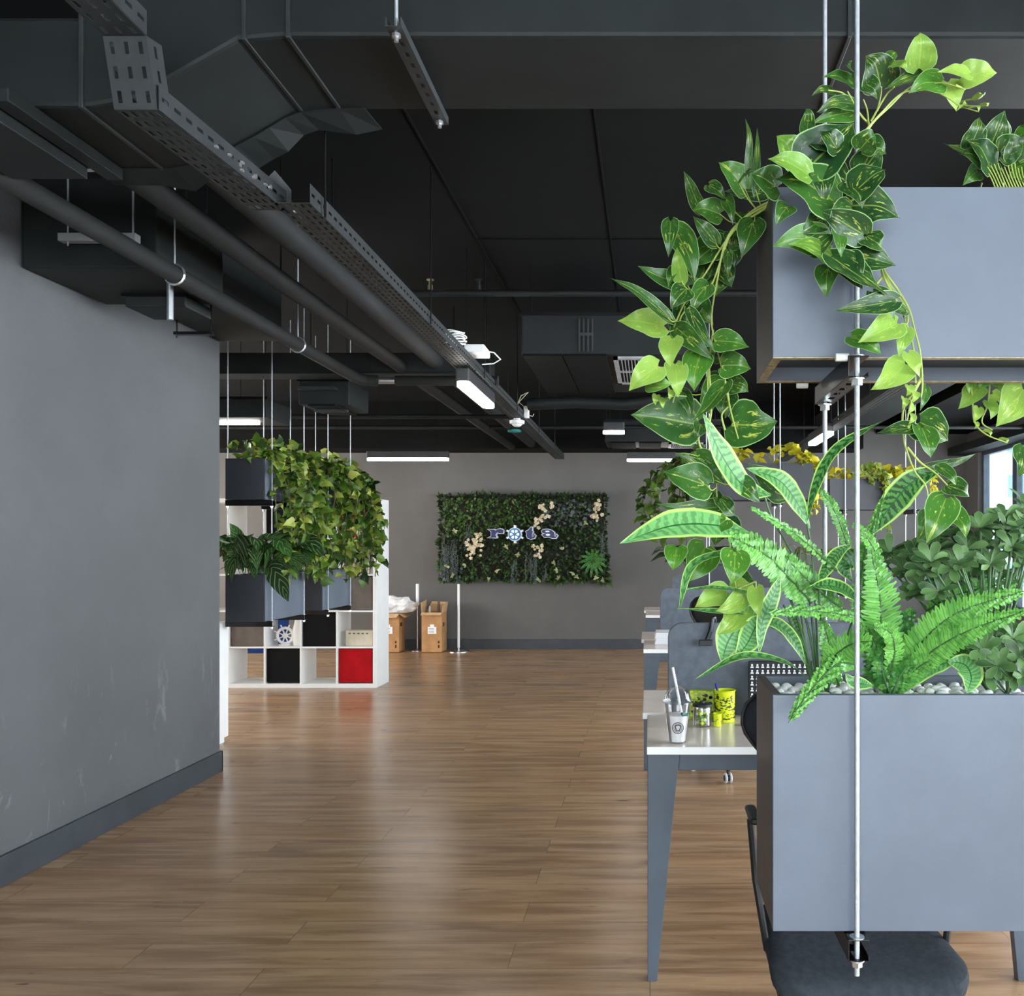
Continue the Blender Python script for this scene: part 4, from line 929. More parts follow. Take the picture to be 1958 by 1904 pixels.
for a in (90, 270, 205, 335, 25, 155):
    q = R(a); d = V((math.cos(q), math.sin(q))); n_ = V((-d.y, d.x)); c0 = V((822, 405))
    prism_t(wh, [zs(*(c0+d*l+n_*s_)) for l, s_ in ((110, -14), (168, -18), (168, 18), (110, 14))], 11.495, 11.59)
we = wh.build('ship_wheel', M['signwhite'], sg)
b = MB(); prism_t(b, circ(822, 405, 116), 11.484, 11.4915); b.build('blue_rim', M['signblue'], we)
b = MB()
for k in range(6):
    q = R(60*k); a_, b_ = 822+64*math.cos(q), 405+64*math.sin(q); d = V((math.cos(q), math.sin(q))); n_ = V((-d.y, d.x)); c0 = V((822, 405))
    prism_t(b, [zs(*(c0+d*l+n_*s_)) for l, s_ in ((30, -5), (62, -27), (86, -24), (90, 0), (86, 24), (62, 27), (30, 5))], 11.478, 11.484)
b.build('white_pocket', M['signwhite'], we)
# ================================================================= HANGING PLANTERS
def planter(x0, x1, y0, y1, z0, z1, label, body='planter', endm='endshade_slat', recess=.03, t=.018, short='y', deep=.04):
    e = empty('hanging_planter', ((x0+x1)/2, (y0+y1)/2, z0), label, 'planter')
    MB().box(x0, x1, y0, y0+t, z0, z1).build('front_panel', M[body], e, bevel=.001)
    MB().box(x0, x1, y1-t, y1, z0, z1).build('back_panel', M[body], e, bevel=.001)
    MB().box(x0, x0+t, y0+t, y1-t, z0, z1).build('end_panel', M[endm], e, bevel=.001)
    MB().box(x1-t, x1, y0+t, y1-t, z0, z1).build('end_panel', M[endm], e, bevel=.001)
    MB().box(x0+t, x1-t, y0+t, y1-t, z0+recess, z0+recess+t).build('bottom_panel', M['planterdk'], e)
    MB().box(x0+t, x1-t, y0+t, y1-t, z1-deep-.05, z1-deep).build('filler', M['soil'], e); return e
def hanger(rods, chans, label, axis='y', r_=.005, nut=.011, zt=3.2, zb=.5, ch=.04):
    """steel rods with slotted channels that carry the boxes; rods [(x,y)], chans [(a0,a1,fixed,z)]"""
    e = empty('hanging_rods', (rods[0][0], rods[0][1], zb), label, 'hanger')
    for (x, y, z0) in rods: MB().tube([(x, y, z0), (x, y, zt)], r_, 12).build('threaded_rod', M['rod'], e, smooth=True)
    for (a0, a1, f, z) in chans:
        b = MB()
        if axis == 'y':
            slot_plate(b, (f-.02, a0, z), (0, 1, 0), (1, 0, 0), a1-a0, .041, rows=1, sw=.013, sl=.026)
            b.box(f-.02, f-.0175, a0, a1, z, z+ch).box(f-.02, f+.021, a0, a1, z+ch-.0025, z+ch)
            b.box(f+.0185, f+.021, a0, a1, z, z+.008)
        else:
            b.box(a0, a1, f-.02, f+.02, z, z+.003).box(a0, a1, f-.02, f-.017, z, z+ch).box(a0, a1, f-.02, f+.02, z+ch-.003, z+ch)
        b.build('support_channel', M['blackmetal'], e, bevel=.0008)
    b = MB()
    for (x, y, z0) in rods:
        for (a0, a1, f, z) in chans:
            if (axis == 'y' and abs(x-f) < .03) or (axis == 'x' and abs(y-f) < .03):
                b.tube([(x, y, z-.002), (x, y, z-.0045)], nut*1.35, 18); b.tube([(x, y, z-.0045), (x, y, z-.016)], nut, 6)
                b.tube([(x, y, z+ch), (x, y, z+ch+.002)], nut*1.3, 18)
    b.build('nut', M['steel'], e); return e
# front pair
ue = planter(.242, 1.62, 1.75, 2.02, 1.741, 2.076, 'upper big grey-blue hanging planter with vines over its left corner', recess=.03)
MB().box(.242, .260, 1.75, 2.02, 1.739, 1.741).box(.26, 1.602, 1.75, 1.768, 1.739, 1.741).box(.26, 1.602, 2.002, 2.02, 1.739, 1.741).build('raw_edge', M['raw'], ue)
planter(.242, 1.62, 1.75, 2.02, .611, 1.076, 'lower big grey-blue hanging planter full of ferns and white pebbles', recess=.03)
hanger([(.402, 1.728, .535), (.402, 2.045, .535)], [(1.715, 2.06, .402, 1.697), (1.715, 2.06, .402, .569)], 'bright steel rods with black channels carrying the two big front planters', r_=.0052)
b = MB().tube([(.36, 1.725, 1.735), (.385, 1.725, 1.735)], .008, 10).tube([(.335, 2.03, 1.737), (.36, 2.03, 1.737)], .008, 10).tube([(.345, 1.79, .607), (.375, 1.79, .607)], .008, 10)
b.build('foam_pad', M['plasticw'], [o for o in COL.objects if o.name.startswith('hanging_rods')][0], smooth=True)
# left pairs
HP = 'grey hanging planters on the left'
for (ya, yb, nm) in ((6.07, 6.80, 'front'), (7.14, 7.84, 'rear')):  # near ends dark, long sides paler: fall of light put into the panel colours
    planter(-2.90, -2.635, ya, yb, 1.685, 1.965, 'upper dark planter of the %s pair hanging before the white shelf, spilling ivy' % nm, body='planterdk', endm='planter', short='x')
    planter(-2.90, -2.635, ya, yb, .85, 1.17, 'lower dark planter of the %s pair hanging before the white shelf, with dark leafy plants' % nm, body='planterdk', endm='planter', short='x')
    hanger([(-2.92, ya+.08, .80), (-2.615, ya+.08, .80), (-2.92, yb-.08, .80), (-2.615, yb-.08, .80)], [(-2.93, -2.605, ya+.08, 1.645), (-2.93, -2.605, yb-.08, 1.645), (-2.93, -2.605, ya+.08, .81), (-2.93, -2.605, yb-.08, .81)], 'steel rods and channels carrying the %s pair of left planters' % nm, axis='x', r_=.0036, nut=.009)
vp = empty('veined_leaf_plant', (-2.75, 6.15, 1.13), 'large dark veined leaves drooping over the front end of the front lower left planter', 'plant')
lf_ = MB(); Z3 = lambda x, y, Y: P(400+x/2.884, 780+y/2.884, Y)
for (pts, w_, t_) in [([(190, 900), (165, 815), (135, 850), (122, 965)], 84, .3), ([(230, 890), (236, 860), (246, 895), (250, 945)], 50, .3), ([(300, 885), (350, 885), (400, 970), (437, 1068)], 120, .05), ([(170, 800), (165, 730), (145, 680), (112, 635)], 70, .6),
  ([(280, 880), (230, 800), (190, 740)], 60, .9), ([(320, 880), (400, 820), (460, 840), (525, 905)], 54, .6), ([(330, 870), (440, 820), (520, 830), (570, 870)], 50, .5), ([(200, 880), (140, 800), (70, 765)], 66, .7), ([(180, 890), (120, 850), (92, 930)], 56, .2),
  ([(260, 890), (270, 800), (330, 740), (420, 700)], 60, .6), ([(310, 880), (340, 780), (400, 740), (460, 760)], 46, .9), ([(150, 890), (110, 830), (75, 850)], 50, .6), ([(240, 890), (200, 830), (180, 790), (110, 720)], 56, .8), ([(340, 890), (390, 860), (460, 870), (500, 930)], 46, .4), ([(215, 890), (220, 800), (200, 740), (250, 690)], 50, .8)]:
    n_ = len(pts); leaf(lf_, [Z3(a, b, 6.16-.11*i/(n_-1)) for i, (a, b) in enumerate(pts)], w_/2.884*6.1/FP, (V((.1, -1, .35))+rv(.15)), 'lance', t_, 12, 6, .2, wave=.02)
VEIN = (vp, lf_)
# far right: planters beyond the desks
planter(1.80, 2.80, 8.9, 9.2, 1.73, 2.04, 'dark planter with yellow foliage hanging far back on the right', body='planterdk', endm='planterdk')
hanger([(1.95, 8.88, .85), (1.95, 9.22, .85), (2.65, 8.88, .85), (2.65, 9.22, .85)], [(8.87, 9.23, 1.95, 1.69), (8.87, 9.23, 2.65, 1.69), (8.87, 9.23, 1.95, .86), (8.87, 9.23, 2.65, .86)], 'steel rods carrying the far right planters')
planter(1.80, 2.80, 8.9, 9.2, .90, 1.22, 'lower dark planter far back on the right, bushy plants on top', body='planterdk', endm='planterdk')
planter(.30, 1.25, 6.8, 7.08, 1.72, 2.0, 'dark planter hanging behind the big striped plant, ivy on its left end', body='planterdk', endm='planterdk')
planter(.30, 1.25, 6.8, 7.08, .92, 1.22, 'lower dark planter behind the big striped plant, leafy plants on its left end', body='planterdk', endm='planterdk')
hanger([(.99, 6.775, .86), (.99, 7.10, .86), (.45, 6.775, .86), (.45, 7.10, .86)], [(6.76, 7.11, .99, 1.68), (6.76, 7.11, .45, 1.68), (6.76, 7.11, .99, .88), (6.76, 7.11, .45, .88)], 'steel rods carrying the planters behind the big striped plant')
VEIN[1].build('leaves', LM['cala'], VEIN[0], smooth=True)
# ================================================================= MIDDLE-DISTANCE PLANTS
def ivy_plant(xe, y0, y1, ztop, zlow, out, n_v, label, lm='ivy', size=.07, side=1, xin=.25, mound=60, tone=(.0, 1.), spread=.12):
    lf = MB(); st = MB()
    for k in range(n_v):
        y = y0+(y1-y0)*(k+.5)/n_v+mb_r.uniform(-.04, .04); zl = mb_r.uniform(zlow, zlow+(ztop-zlow)*.55); ox = mb_r.uniform(.03, out)
        pts = [V((xe-side*.12, y, ztop-.06)), V((xe-side*.02, y, ztop+.05)), V((xe+side*ox*.6, y+mb_r.uniform(-.05, .05), ztop-.03)), V((xe+side*ox, y+mb_r.uniform(-.08, .08), (ztop+zl)/2)), V((xe+side*ox*mb_r.uniform(.6, 1.1), y+mb_r.uniform(-.1, .1), zl))]
        L = sum((pts[i+1]-pts[i]).length for i in range(4)); n_ = int(L/.030)
        st.tube([cr(pts, q/14) for q in range(15)], .0035, 5)
        hl = mb_r.random()
        for q in range(n_):
            c = cr(pts, (q+.5)/n_); s_ = size*mb_r.uniform(.6, 1.15)
            d = V((side*mb_r.uniform(-.3, 1), mb_r.gauss(-.35, .6), mb_r.uniform(-1.1, .3))).normalized(); c2 = c+rv(.015)
            tn = min(1, max(0, mb_r.gauss(.25+.4*hl, .25))); tn = tone[0]+tn*(tone[1]-tone[0])
            leaf(lf, [c2, c2+d*s_*.5+V((side*.008, -.008, .006)), c2+d*s_], s_*mb_r.uniform(.75, 1.), (V((side*.5, -.8, .4))+rv(.4)), 'ivy', tn, 5, 4, .2)
    for k in range(mound):
        c = V((xe-side*mb_r.uniform(0, xin), mb_r.uniform(y0, y1), ztop+mb_r.uniform(-.01, spread))); s_ = size*mb_r.uniform(.6, 1.1)
        d = V((mb_r.gauss(0, .7), mb_r.gauss(-.3, .6), mb_r.uniform(-.6, .7))).normalized()
        leaf(lf, [c, c+d*s_*.5+V((0, 0, .008)), c+d*s_], s_*.85, (V((side*.3, -.8, .5))+rv(.4)), 'ivy', tone[0]+mb_r.random()*(tone[1]-tone[0]), 5, 4, .2)
    e = empty('trailing_ivy', (xe-side*.12, (y0+y1)/2, ztop-.05), label, 'plant')
    lf.build('foliage', LM[lm], e, smooth=True); st.build('stems', LM['vine'], e); return e
ivy_plant(-2.635, 6.12, 6.78, 1.965, 1.06, .24, 34, 'green ivy spilling over the side of the front upper left planter', mound=120, spread=.15, size=.085)
ivy_plant(-2.635, 7.16, 7.95, 1.965, 1.05, .30, 34, 'green ivy spilling over the side of the rear upper left planter', mound=100, size=.09, spread=.16)
def bush(x0, x1, y0, y1, zb, n_, label, lm, L=(.18, .3), W=.22, shape='lance', up=.5, name='leafy_plant', tone=(0, 1), fan=.9, ns=7, small=0, parts='leaves'):
    lf = MB(); st = MB()
    for k in range(n_):
        b0 = V((mb_r.uniform(x0, x1), mb_r.uniform(y0, y1), zb)); l = mb_r.uniform(*L); a = mb_r.uniform(0, 6.283)
        d = V((math.cos(a)*fan, math.sin(a)*fan, up*mb_r.uniform(.5, 1.3))).normalized()
        p1 = b0+d*l*.45+V((0, 0, .04)); p2 = p1+V((d.x, d.y, d.z*.2))*l*.35; p3 = p2+V((d.x*.8, d.y*.8, -.45))*l*.35
        st.tube([b0-V((0, 0, .04)), b0+(p1-b0)*.4, p1], .003, 5)
        leaf(lf, [b0+(p1-b0)*.35, p1, p2, p3], l*W*mb_r.uniform(.8, 1.2), V((0, 0, 1))+V((d.x, d.y, 0))*-.3+rv(.2), shape, mb_r.uniform(*tone), ns, 4, .15, wave=.02)
    for k in range(small):
        c = V((mb_r.uniform(x0-.03, x1+.05), mb_r.uniform(y0, y1), zb+mb_r.uniform(.05, .26))); d = rv(1).normalized(); s_ = .035
        leaf(lf, [c, c+d*s_*.5, c+d*s_], s_*.6, V((0, -1, .4))+rv(.4), 'oval', mb_r.uniform(.3, 1), 3, 2)
    e = empty(name, ((x0+x1)/2, (y0+y1)/2, zb-.03), label, 'plant')
    lf.build(parts, LM[lm], e, smooth=True); st.build('stems', LM['stemdk'], e); return e
bush(-2.84, -2.66, 6.10, 6.45, 1.14, 40, 'dark broad-leaved plant drooping over the front lower left planter', 'cala', (.38, .60), .30, up=1.2, tone=(.1, 1))
bush(-2.86, -2.66, 6.4, 6.78, 1.14, 16, 'pale small-leaved bush behind the dark plant in the front lower left planter', 'vari', (.2, .3), .3, small=260, name='small_leaved_bush')
bush(-2.86, -2.66, 7.18, 7.8, 1.14, 70, 'dark leafy plants filling the rear lower left planter', 'cala', (.28, .46), .22, up=1.0, tone=(.2, 1))
bush(-2.86, -2.66, 6.45, 6.8, 1.14, 30, 'narrow green fern-like leaves at the back of the front lower left planter', 'ivy', (.34, .5), .16, tone=(.2, .9), up=1.2)
ivy_plant(.33, 6.82, 7.06, 2.0, 1.35, .45, 12, 'dark ivy hanging left of the big striped plant before the back wall', side=-1, mound=20, size=.08, tone=(0, .6))
bush(.28, .6, 6.82, 7.06, 1.2, 36, 'dark drooping plant in the lower planter left behind the striped plant', 'cala', (.3, .42), .3)
bush(.6, 1.25, 6.82, 7.06, 1.2, 40, 'thin reddish-green tufts in the lower planter behind the striped plant', 'vari', (.2, .36), .09, tone=(0, .5), name='spiky_plant', up=1.2)
ivy_plant(1.22, 6.82, 7.06, 2.02, 1.5, .1, 6, 'yellow foliage hanging at the right end of the middle distance planter', 'yel', side=1, mound=70, xin=.9, tone=(.2, 1), size=.075)
ivy_plant(2.78, 8.92, 9.18, 2.04, 1.45, .1, 5, 'yellow blossom-like foliage on the far right upper planter', 'yel', side=1, mound=150, xin=1.0, tone=(.1, 1), size=.08)
lf_ = ivy_plant(2.30, 8.86, 8.89, 2.06, 1.5, .06, 7, 'olive trailing foliage hanging over the front of the far right planter', 'ivy', mound=30, size=.08, tone=(.4, 1))
bush(1.85, 2.75, 8.92, 9.18, 1.2, 90, 'bushy dark plants in the far right lower planter', 'ivy', (.16, .3), .3, tone=(0, .7))
# ================================================================= FRONT PLANTS
K = 2.4536
def ZA(x, y, Y): return P(1160+x/K, 40+y/K, Y)
def ZB(x, y, Y): return P(1160+x/K, 700+y/K, Y)
def camN(s=.3, up=.15): return (V((0, -1, up))+rv(s)).normalized()
def pleaf(mb, z, bx, by, tx, ty, w, tone, Yb, Yt=None, sag=None):
    if Yt is None: Yt = Yb-mb_r.uniform(0, .035)
    B = z(bx, by, Yb); T_ = z(tx, ty, Yt); L = (T_-B).length; W = w/K*Yb/FP*1.22
    d = T_-B; perp = V((-d.z, 0, d.x)).normalized()*L*mb_r.uniform(-.07, .07)
    mid = (B+T_)/2+V((0, -.012, .0))+perp
    leaf(mb, [B, B*.7+T_*.3+V((0, -.008, 0))+perp*.7, mid+ (T_-B)*.12+V((0, -.002, 0)), T_], W, camN(.2), 'heart', tone, 14, 6, mb_r.uniform(.10, .3), wave=.018)
W_K = 1.0
UP = [(1465,222,1470,55,130,.75),(1700,250,1552,240,66,.9),(1665,262,1830,245,112,.92),(1600,288,1640,425,108,.95),(1285,308,1215,165,165,.06),
 (1570,290,1415,340,105,.42),(1505,238,1300,322,72,.12),(1165,300,1013,262,76,.2),(1150,262,1120,200,72,.2),(1062,332,960,352,42,.12),(1205,290,1272,370,84,.1),
 (1300,205,1357,145,56,.35),(1340,205,1412,232,55,.72),(1160,425,960,482,84,.3),(938,525,935,410,60,.15),(1160,390,985,430,60,.12)]
MID = [(945,690,1160,480,195,.04),(1190,600,1262,540,90,.15),(1205,590,1312,625,96,.1),(900,662,797,540,112,.6),(945,718,755,648,94,.66),(800,780,676,715,112,.2),
 (950,700,1168,818,165,.05),(1165,800,1305,698,140,.05),(1062,845,790,742,195,.2),(1050,862,882,745,104,.7),(1110,868,1375,925,172,.05),(1205,1002,998,890,106,.05),
 (1098,1080,1357,1148,142,.07),(1027,1035,778,1058,112,.5),(1055,1112,855,1048,82,.6),(1040,1155,1030,1300,84,.2),(1058,1108,1315,1285,158,.06),(1352,1312,1068,1360,76,.06),
 (1190,720,1290,600,110,.08),(1000,560,1140,640,120,.04),(1085,990,1100,1110,60,.3),(1010,930,900,1000,80,.1)]
MID += [(1000, 700, 1020, 860, 90, .05), (1150, 880, 1040, 960, 90, .1), (1080, 600, 1000, 520, 90, .05), (930, 720, 860, 640, 70, .2), (1110, 1100, 1200, 1260, 110, .05), (1250, 1270, 1350, 1400, 80, .1), (960, 1080, 1060, 1000, 80, .15), (850, 870, 790, 960, 70, .2), (1130, 760, 1200, 880, 90, .1), (1220, 1010, 1300, 1080, 90, .1)]
PALE = [(1362,1420,1178,1508,122,.82),(1150,1480,1290,1565,92,.32),(1402,1610,1237,1732,122,.88),(1410,1440,1368,1582,74,.72),(1415,1560,1470,1672,64,.95),(1400,1360,1250,1330,60,.1)]
LV = [(650,790,525,662,122,.35),(700,792,706,500,34,.12),(662,705,650,455,30,.12),(740,800,550,800,84,.05),(800,800,768,957,72,.2),
 (440,890,362,705,62,.1),(530,905,403,888,104,.3),(560,830,592,957,52,.2),(690,938,632,1112,112,.2),(312,972,415,1228,118,.25),(350,1220,330,1060,62,.7),
 (502,1058,402,1152,122,.2),(512,1042,405,918,72,.1),(382,1242,145,1148,84,.2),(288,1392,15,1205,62,.1),(267,1432,52,1408,128,.82),(570,1082,570,1216,38,.1),
 (370,1260,300,1352,94,.1),(472,1240,400,1372,84,.2),(390,1360,512,1562,62,.05),(512,1500,668,1530,104,.3),(310,1490,300,1627,98,.85),(330,1440,500,1592,84,.25),
 (440,1568,410,1737,122,.5),(242,1620,105,1736,114,.86),(320,1610,335,1767,98,.85),(545,1615,677,1632,114,.3),(200,1700,307,1702,82,.6),(540,1690,440,1800,92,.4),
 (620,760,700,700,50,.1),(480,770,560,840,60,.1),(300,940,290,1110,70,.15),(340,1150,290,1250,60,.2)]
LVB = [(412,272,112,228,195,.14),(588,272,802,258,205,.16),(556,82,405,252,94,.2),(440,272,415,342,62,.1),(472,560,265,494,155,.2),(482,522,330,410,64,.12),
 (527,660,228,645,74,.15),(535,622,602,702,92,.1),(330,850,310,957,94,.5),(462,850,380,1012,145,.5),(602,872,585,1022,124,.45),(562,1060,412,1132,104,.85),
 (600,1010,722,1080,64,.9),(832,602,665,455,112,.1),(640,1080,510,1150,84,.8),(350,120,395,250,60,.1),(420,420,560,560,110,.2),(620,540,720,640,90,.15),(560,720,480,800,90,.3),(640,1130,520,1260,110,.8),(700,1040,720,1180,70,.85)]
RV = [(1442,290,1265,315,70,.05),(1470,262,1602,350,152,.12),(1480,290,1520,430,114,.3),(1500,475,1735,408,38,.05),(1600,560,1702,612,94,.1),(1592,620,1500,832,135,.35),
 (1500,690,1455,822,72,.2),(1620,670,1686,806,76,.35),(1500,100,1470,210,46,.2),(1560,470,1640,560,60,.2)]
def stemline(mb, z, pts, Y0, Y1, r0=.0024, r1=.0015):
    n = len(pts); q = [z(a, b, Y0+(Y1-Y0)*i/(n-1)) for i, (a, b) in enumerate(pts)]
    mb.tube([cr(q, k/(n*4)) for k in range(n*4+1)], [r0+(r1-r0)*k/(n*4) for k in range(n*4+1)], 7)
def petiole(mb, z, bx, by, Y, tgt):
    """short curved stalk from the leaf base back to the nearest stem point"""
    B = z(bx, by, Y); S_ = z(tgt[0], tgt[1], Y+.01); mid = (B+S_)/2+V((0, -.006, -.008))
    mb.tube([cr([B, mid, S_], k/6) for k in range(7)], .0012, 5)
def nearest(pt, lines):
    best = None
    for ln in lines:
        for (a, b), (c, d) in zip(ln, ln[1:]):
            for k in range(5):
                q = (a+(c-a)*k/4, b+(d-b)*k/4); e_ = (q[0]-pt[0])**2+(q[1]-pt[1])**2
                if best is None or e_ < best[0]: best = (e_, q)
    return best
# --- left trailing vine
LS = [[(800, 830), (700, 880), (620, 950), (540, 1060), (460, 1190), (385, 1290), (330, 1400), (300, 1500), (310, 1620)],
      [(800, 840), (640, 930), (560, 1030), (522, 1200), (492, 1400), (520, 1550), (560, 1700), (575, 1780)], [(790, 850), (600, 980), (540, 1110), (480, 1260), (360, 1370), (340, 1440)],
      [(330, 1440), (305, 1540), (280, 1640), (330, 1700), (310, 1790)], [(500, 1450), (480, 1600), (474, 1700), (480, 1800)]]
LSB = [[(480, 0), (488, 240), (430, 345), (505, 500), (520, 640), (570, 800), (600, 1000), (622, 1110)], [(540, 0), (580, 200), (620, 350)], [(555, 300), (540, 230), (570, 190)], [(700, 1010), (590, 1060), (520, 1150)]]
e = empty('trailing_pothos', (.29, 1.88, 2.06), 'long pothos vine trailing down past the left end of the upper front planter', 'plant')
lf = MB(); st = MB()
for s_ in LS: stemline(st, ZA, s_, 1.86, 1.86)
for s_ in LSB: stemline(st, ZB, s_, 1.86, 1.86)
for (a, b, c, d, w_, t_) in LV:
    Y = 1.84+mb_r.uniform(-.10, .05); pleaf(lf, ZA, a, b, c, d, w_, t_, Y); q = nearest((a, b), LS)
    if q[0] < 160**2: petiole(st, ZA, a, b, Y, q[1])
for (a, b, c, d, w_, t_) in LVB:
    Y = 1.84+mb_r.uniform(-.08, .07); pleaf(lf, ZB, a, b, c, d, w_, t_, Y); q = nearest((a, b), LSB)
    if q[0] < 160**2: petiole(st, ZB, a, b, Y, q[1])
for ln, z in [(LS[0], ZA), (LS[1], ZA), (LS[2], ZA), (LSB[0], ZB)]:
    for k in range(9):
        j = mb_r.randrange(len(ln)-1); f_ = mb_r.random(); a = ln[j][0]+(ln[j+1][0]-ln[j][0])*f_; b = ln[j][1]+(ln[j+1][1]-ln[j][1])*f_
        if z is ZA and a > 700: continue
        q = mb_r.uniform(0, 6.28); l = mb_r.uniform(90, 140)
        pleaf(lf, z, a+20*math.cos(q), b+20*math.sin(q), a+l*math.cos(q), b+l*abs(math.sin(q)), mb_r.uniform(70, 105), mb_r.uniform(.02, .25), 1.93)
for (a, b) in ((235, 165+1620), (270, 1800), (300, 1760)):      # tip buds
    pleaf(lf, ZA, a, b-30, a-5, b+18, 34, 1., 1.84)
lf.build('leaves', LM['pothos'], e, smooth=True); st.build('stems', LM['stem'], e, smooth=True)
# --- crown + upper spray
e = empty('pothos_spray', (.40, 1.86, 2.06), 'pothos spray arching up and right above the upper front planter', 'plant')
lf = MB(); st = MB()
US = [[(1180, 640), (1200, 540), (1230, 495), (1290, 430), (1370, 350), (1440, 325), (1540, 335), (1600, 360), (1660, 400), (1740, 425)], [(1190, 600), (1240, 490), (1330, 400), (1425, 310), (1510, 300), (1580, 290), (1680, 320)],
      [(1230, 495), (1222, 420), (1205, 370)], [(1225, 480), (1160, 400), (1110, 340), (1040, 325)], [(1270, 420), (1285, 350), (1290, 310)], [(1240, 470), (1310, 350), (1350, 310)], [(1660, 380), (1700, 370), (1745, 365)], [(1680, 320), (1640, 300)], [(1230, 480), (1190, 440), (1130, 330)], [(1650, 395), (1720, 400), (1785, 398)]]
for s_ in US: stemline(st, ZA, s_, 1.86, 1.80, .0022, .0013)
for (a, b, c, d, w_, t_) in UP: pleaf(lf, ZA, a, b, c, d, w_, t_, 1.82+mb_r.uniform(-.02, .05))
for (a, b, c, d) in ((1720, 370, 1750, 345), (1745, 365, 1770, 350), (1690, 395, 1660, 405), (1760, 398, 1790, 402), (1670, 400, 1640, 425), (1700, 410, 1745, 430)): pleaf(lf, ZA, a, b, c, d, 22, 1., 1.80)
lf.build('leaves', LM['pothos'], e, smooth=True); st.build('stems', LM['stem'], e, smooth=True)
# --- vine over the front face
e = empty('trailing_pothos', (.42, 1.70, 2.06), 'pothos vine draped over the front of the upper planter, pale tips dangling below it', 'plant')
lf = MB(); st = MB()
RS = [[(1060, 620), (1080, 850), (1095, 1000), (1130, 1110), (1280, 1150), (1310, 1185), (1365, 1260), (1418, 1350), (1445, 1450), (1472, 1560), (1482, 1700), (1475, 1767)], [(1290, 1150), (1300, 1200), (1370, 1330), (1400, 1400), (1440, 1540), (1450, 1700)],
      [(1300, 1190), (1265, 1240), (1255, 1290)], [(1305, 1185), (1330, 1240), (1395, 1330), (1410, 1420), (1340, 1420)], [(1080, 850), (1020, 860)], [(1100, 1090), (1060, 1080), (1055, 1050)]]
RSB = [[(1482, 40), (1440, 120), (1392, 205), (1392, 330), (1415, 420), (1450, 500), (1500, 570), (1512, 700)], [(1475, 60), (1430, 160), (1400, 300)], [(1410, 380), (1470, 450), (1540, 500), (1600, 560)], [(1450, 90), (1400, 180)]]
for s_ in RS: stemline(st, ZA, s_, 1.71, 1.68, .0026, .0016)
for s_ in RSB: stemline(st, ZB, s_, 1.70, 1.74)
for (a, b, c, d, w_, t_) in MID: pleaf(lf, ZA, a, b, c, d, w_*1.2, t_, (1.65 if b > 700 or a > 1000 else 1.69)+mb_r.uniform(-.05, .03))
for (a, b, c, d, w_, t_) in PALE: pleaf(lf, ZA, a, b, c, d, w_, t_, 1.67+mb_r.uniform(-.03, .01))
for (a, b, c, d, w_, t_) in RV: pleaf(lf, ZB, a, b, c, d, w_, t_, 1.70+mb_r.uniform(-.03, .05))
for (a, b) in ((1410, 120), (1425, 200), (1390, 180), (1395, 290), (1440, 150), (1420, 250)): pleaf(lf, ZB, a+8, b-30, a-4, b+22, 38, 1., 1.69)
lf.build('leaves', LM['pothos'], e, smooth=True); st.build('stems', LM['stem'], e, smooth=True)
# --- second pothos at the right of the upper planter
e = empty('dark_pothos', (.74, 1.88, 2.06), 'dark-leaved pothos bunch standing in the upper planter at the right edge', 'plant')
lf = MB(); st = MB()
for (a, b, c, d, w_, t_) in [(1780,640,1868,420,130,.05),(1700,600,1748,452,105,.06),(1830,700,1580,575,90,.06),(1920,650,1900,520,110,.1),(1740,705,1670,772,76,.3),(1800,690,1690,560,140,.04),(1850,620,1960,590,120,.1),(1900,700,2010,640,110,.4),(1860,560,1800,470,90,.05),(1955,560,1990,480,90,.3),(1760,660,1650,620,90,.1),(1950,720,2060,700,110,.3)]:
    pleaf(lf, ZA, a, b, c, d, w_, t_, 1.88+mb_r.uniform(-.05, .03))
for k in range(16): stemline(st, ZA, [(1830+k*14, 800), (1800+k*14, 730), (1770+k*16, 690-6*k % 30)], 1.88, 1.86, .0016, .0012)
lf.build('leaves', LM['pothos'], e, smooth=True); st.build('stems', LM['stem'], e, smooth=True)
e = empty('yellow_green_pothos', (.74, 2.07, 2.0), 'yellow-green pothos tips dangling behind the upper planter at the right edge', 'plant')
lf = MB(); st = MB()
for (a, b, c, d, w_, t_) in [(1742,100,1648,202,92,.75),(1955,110,1825,285,150,.8),(1790,40,1740,110,80,.5),(1745,195,1720,265,44,.85),(1790,165,1800,250,54,.7),(1690,60,1700,130,60,.6),(1850,60,1880,130,90,.7),(1810,130,1850,180,50,.9),(1900,40,1960,60,80,.7),(1960,380,1930,520,100,.12),(1735,262,1722,296,20,1),(1770,300,1800,330,20,1),(1840,340,1880,360,22,1)]:
    pleaf(lf, ZB, a, b, c, d, w_, t_, 2.09+mb_r.uniform(-.02, .05))
for s_ in ([(1700, 0), (1715, 150), (1725, 260), (1780, 320), (1880, 360)], [(1760, 0), (1750, 90), (1740, 110)], [(1900, 0), (1940, 90), (1970, 300)], [(1800, 20), (1790, 170), (1760, 260), (1810, 300)]): stemline(st, ZB, s_, 2.09, 2.10)
st.tube([ZB(1700, 0, 2.09), ZB(1700, -300, 2.09), ZB(1720, -720, 2.05), ZB(1760, -860, 1.95)], .002, 6); st.tube([ZB(1900, 0, 2.09), ZB(1900, -300, 2.09), ZB(1880, -720, 2.05), ZB(1860, -860, 1.95)], .002, 6)
lf.build('leaves', LM['pothos'], e, smooth=True); st.build('stems', LM['stem'], e, smooth=True)
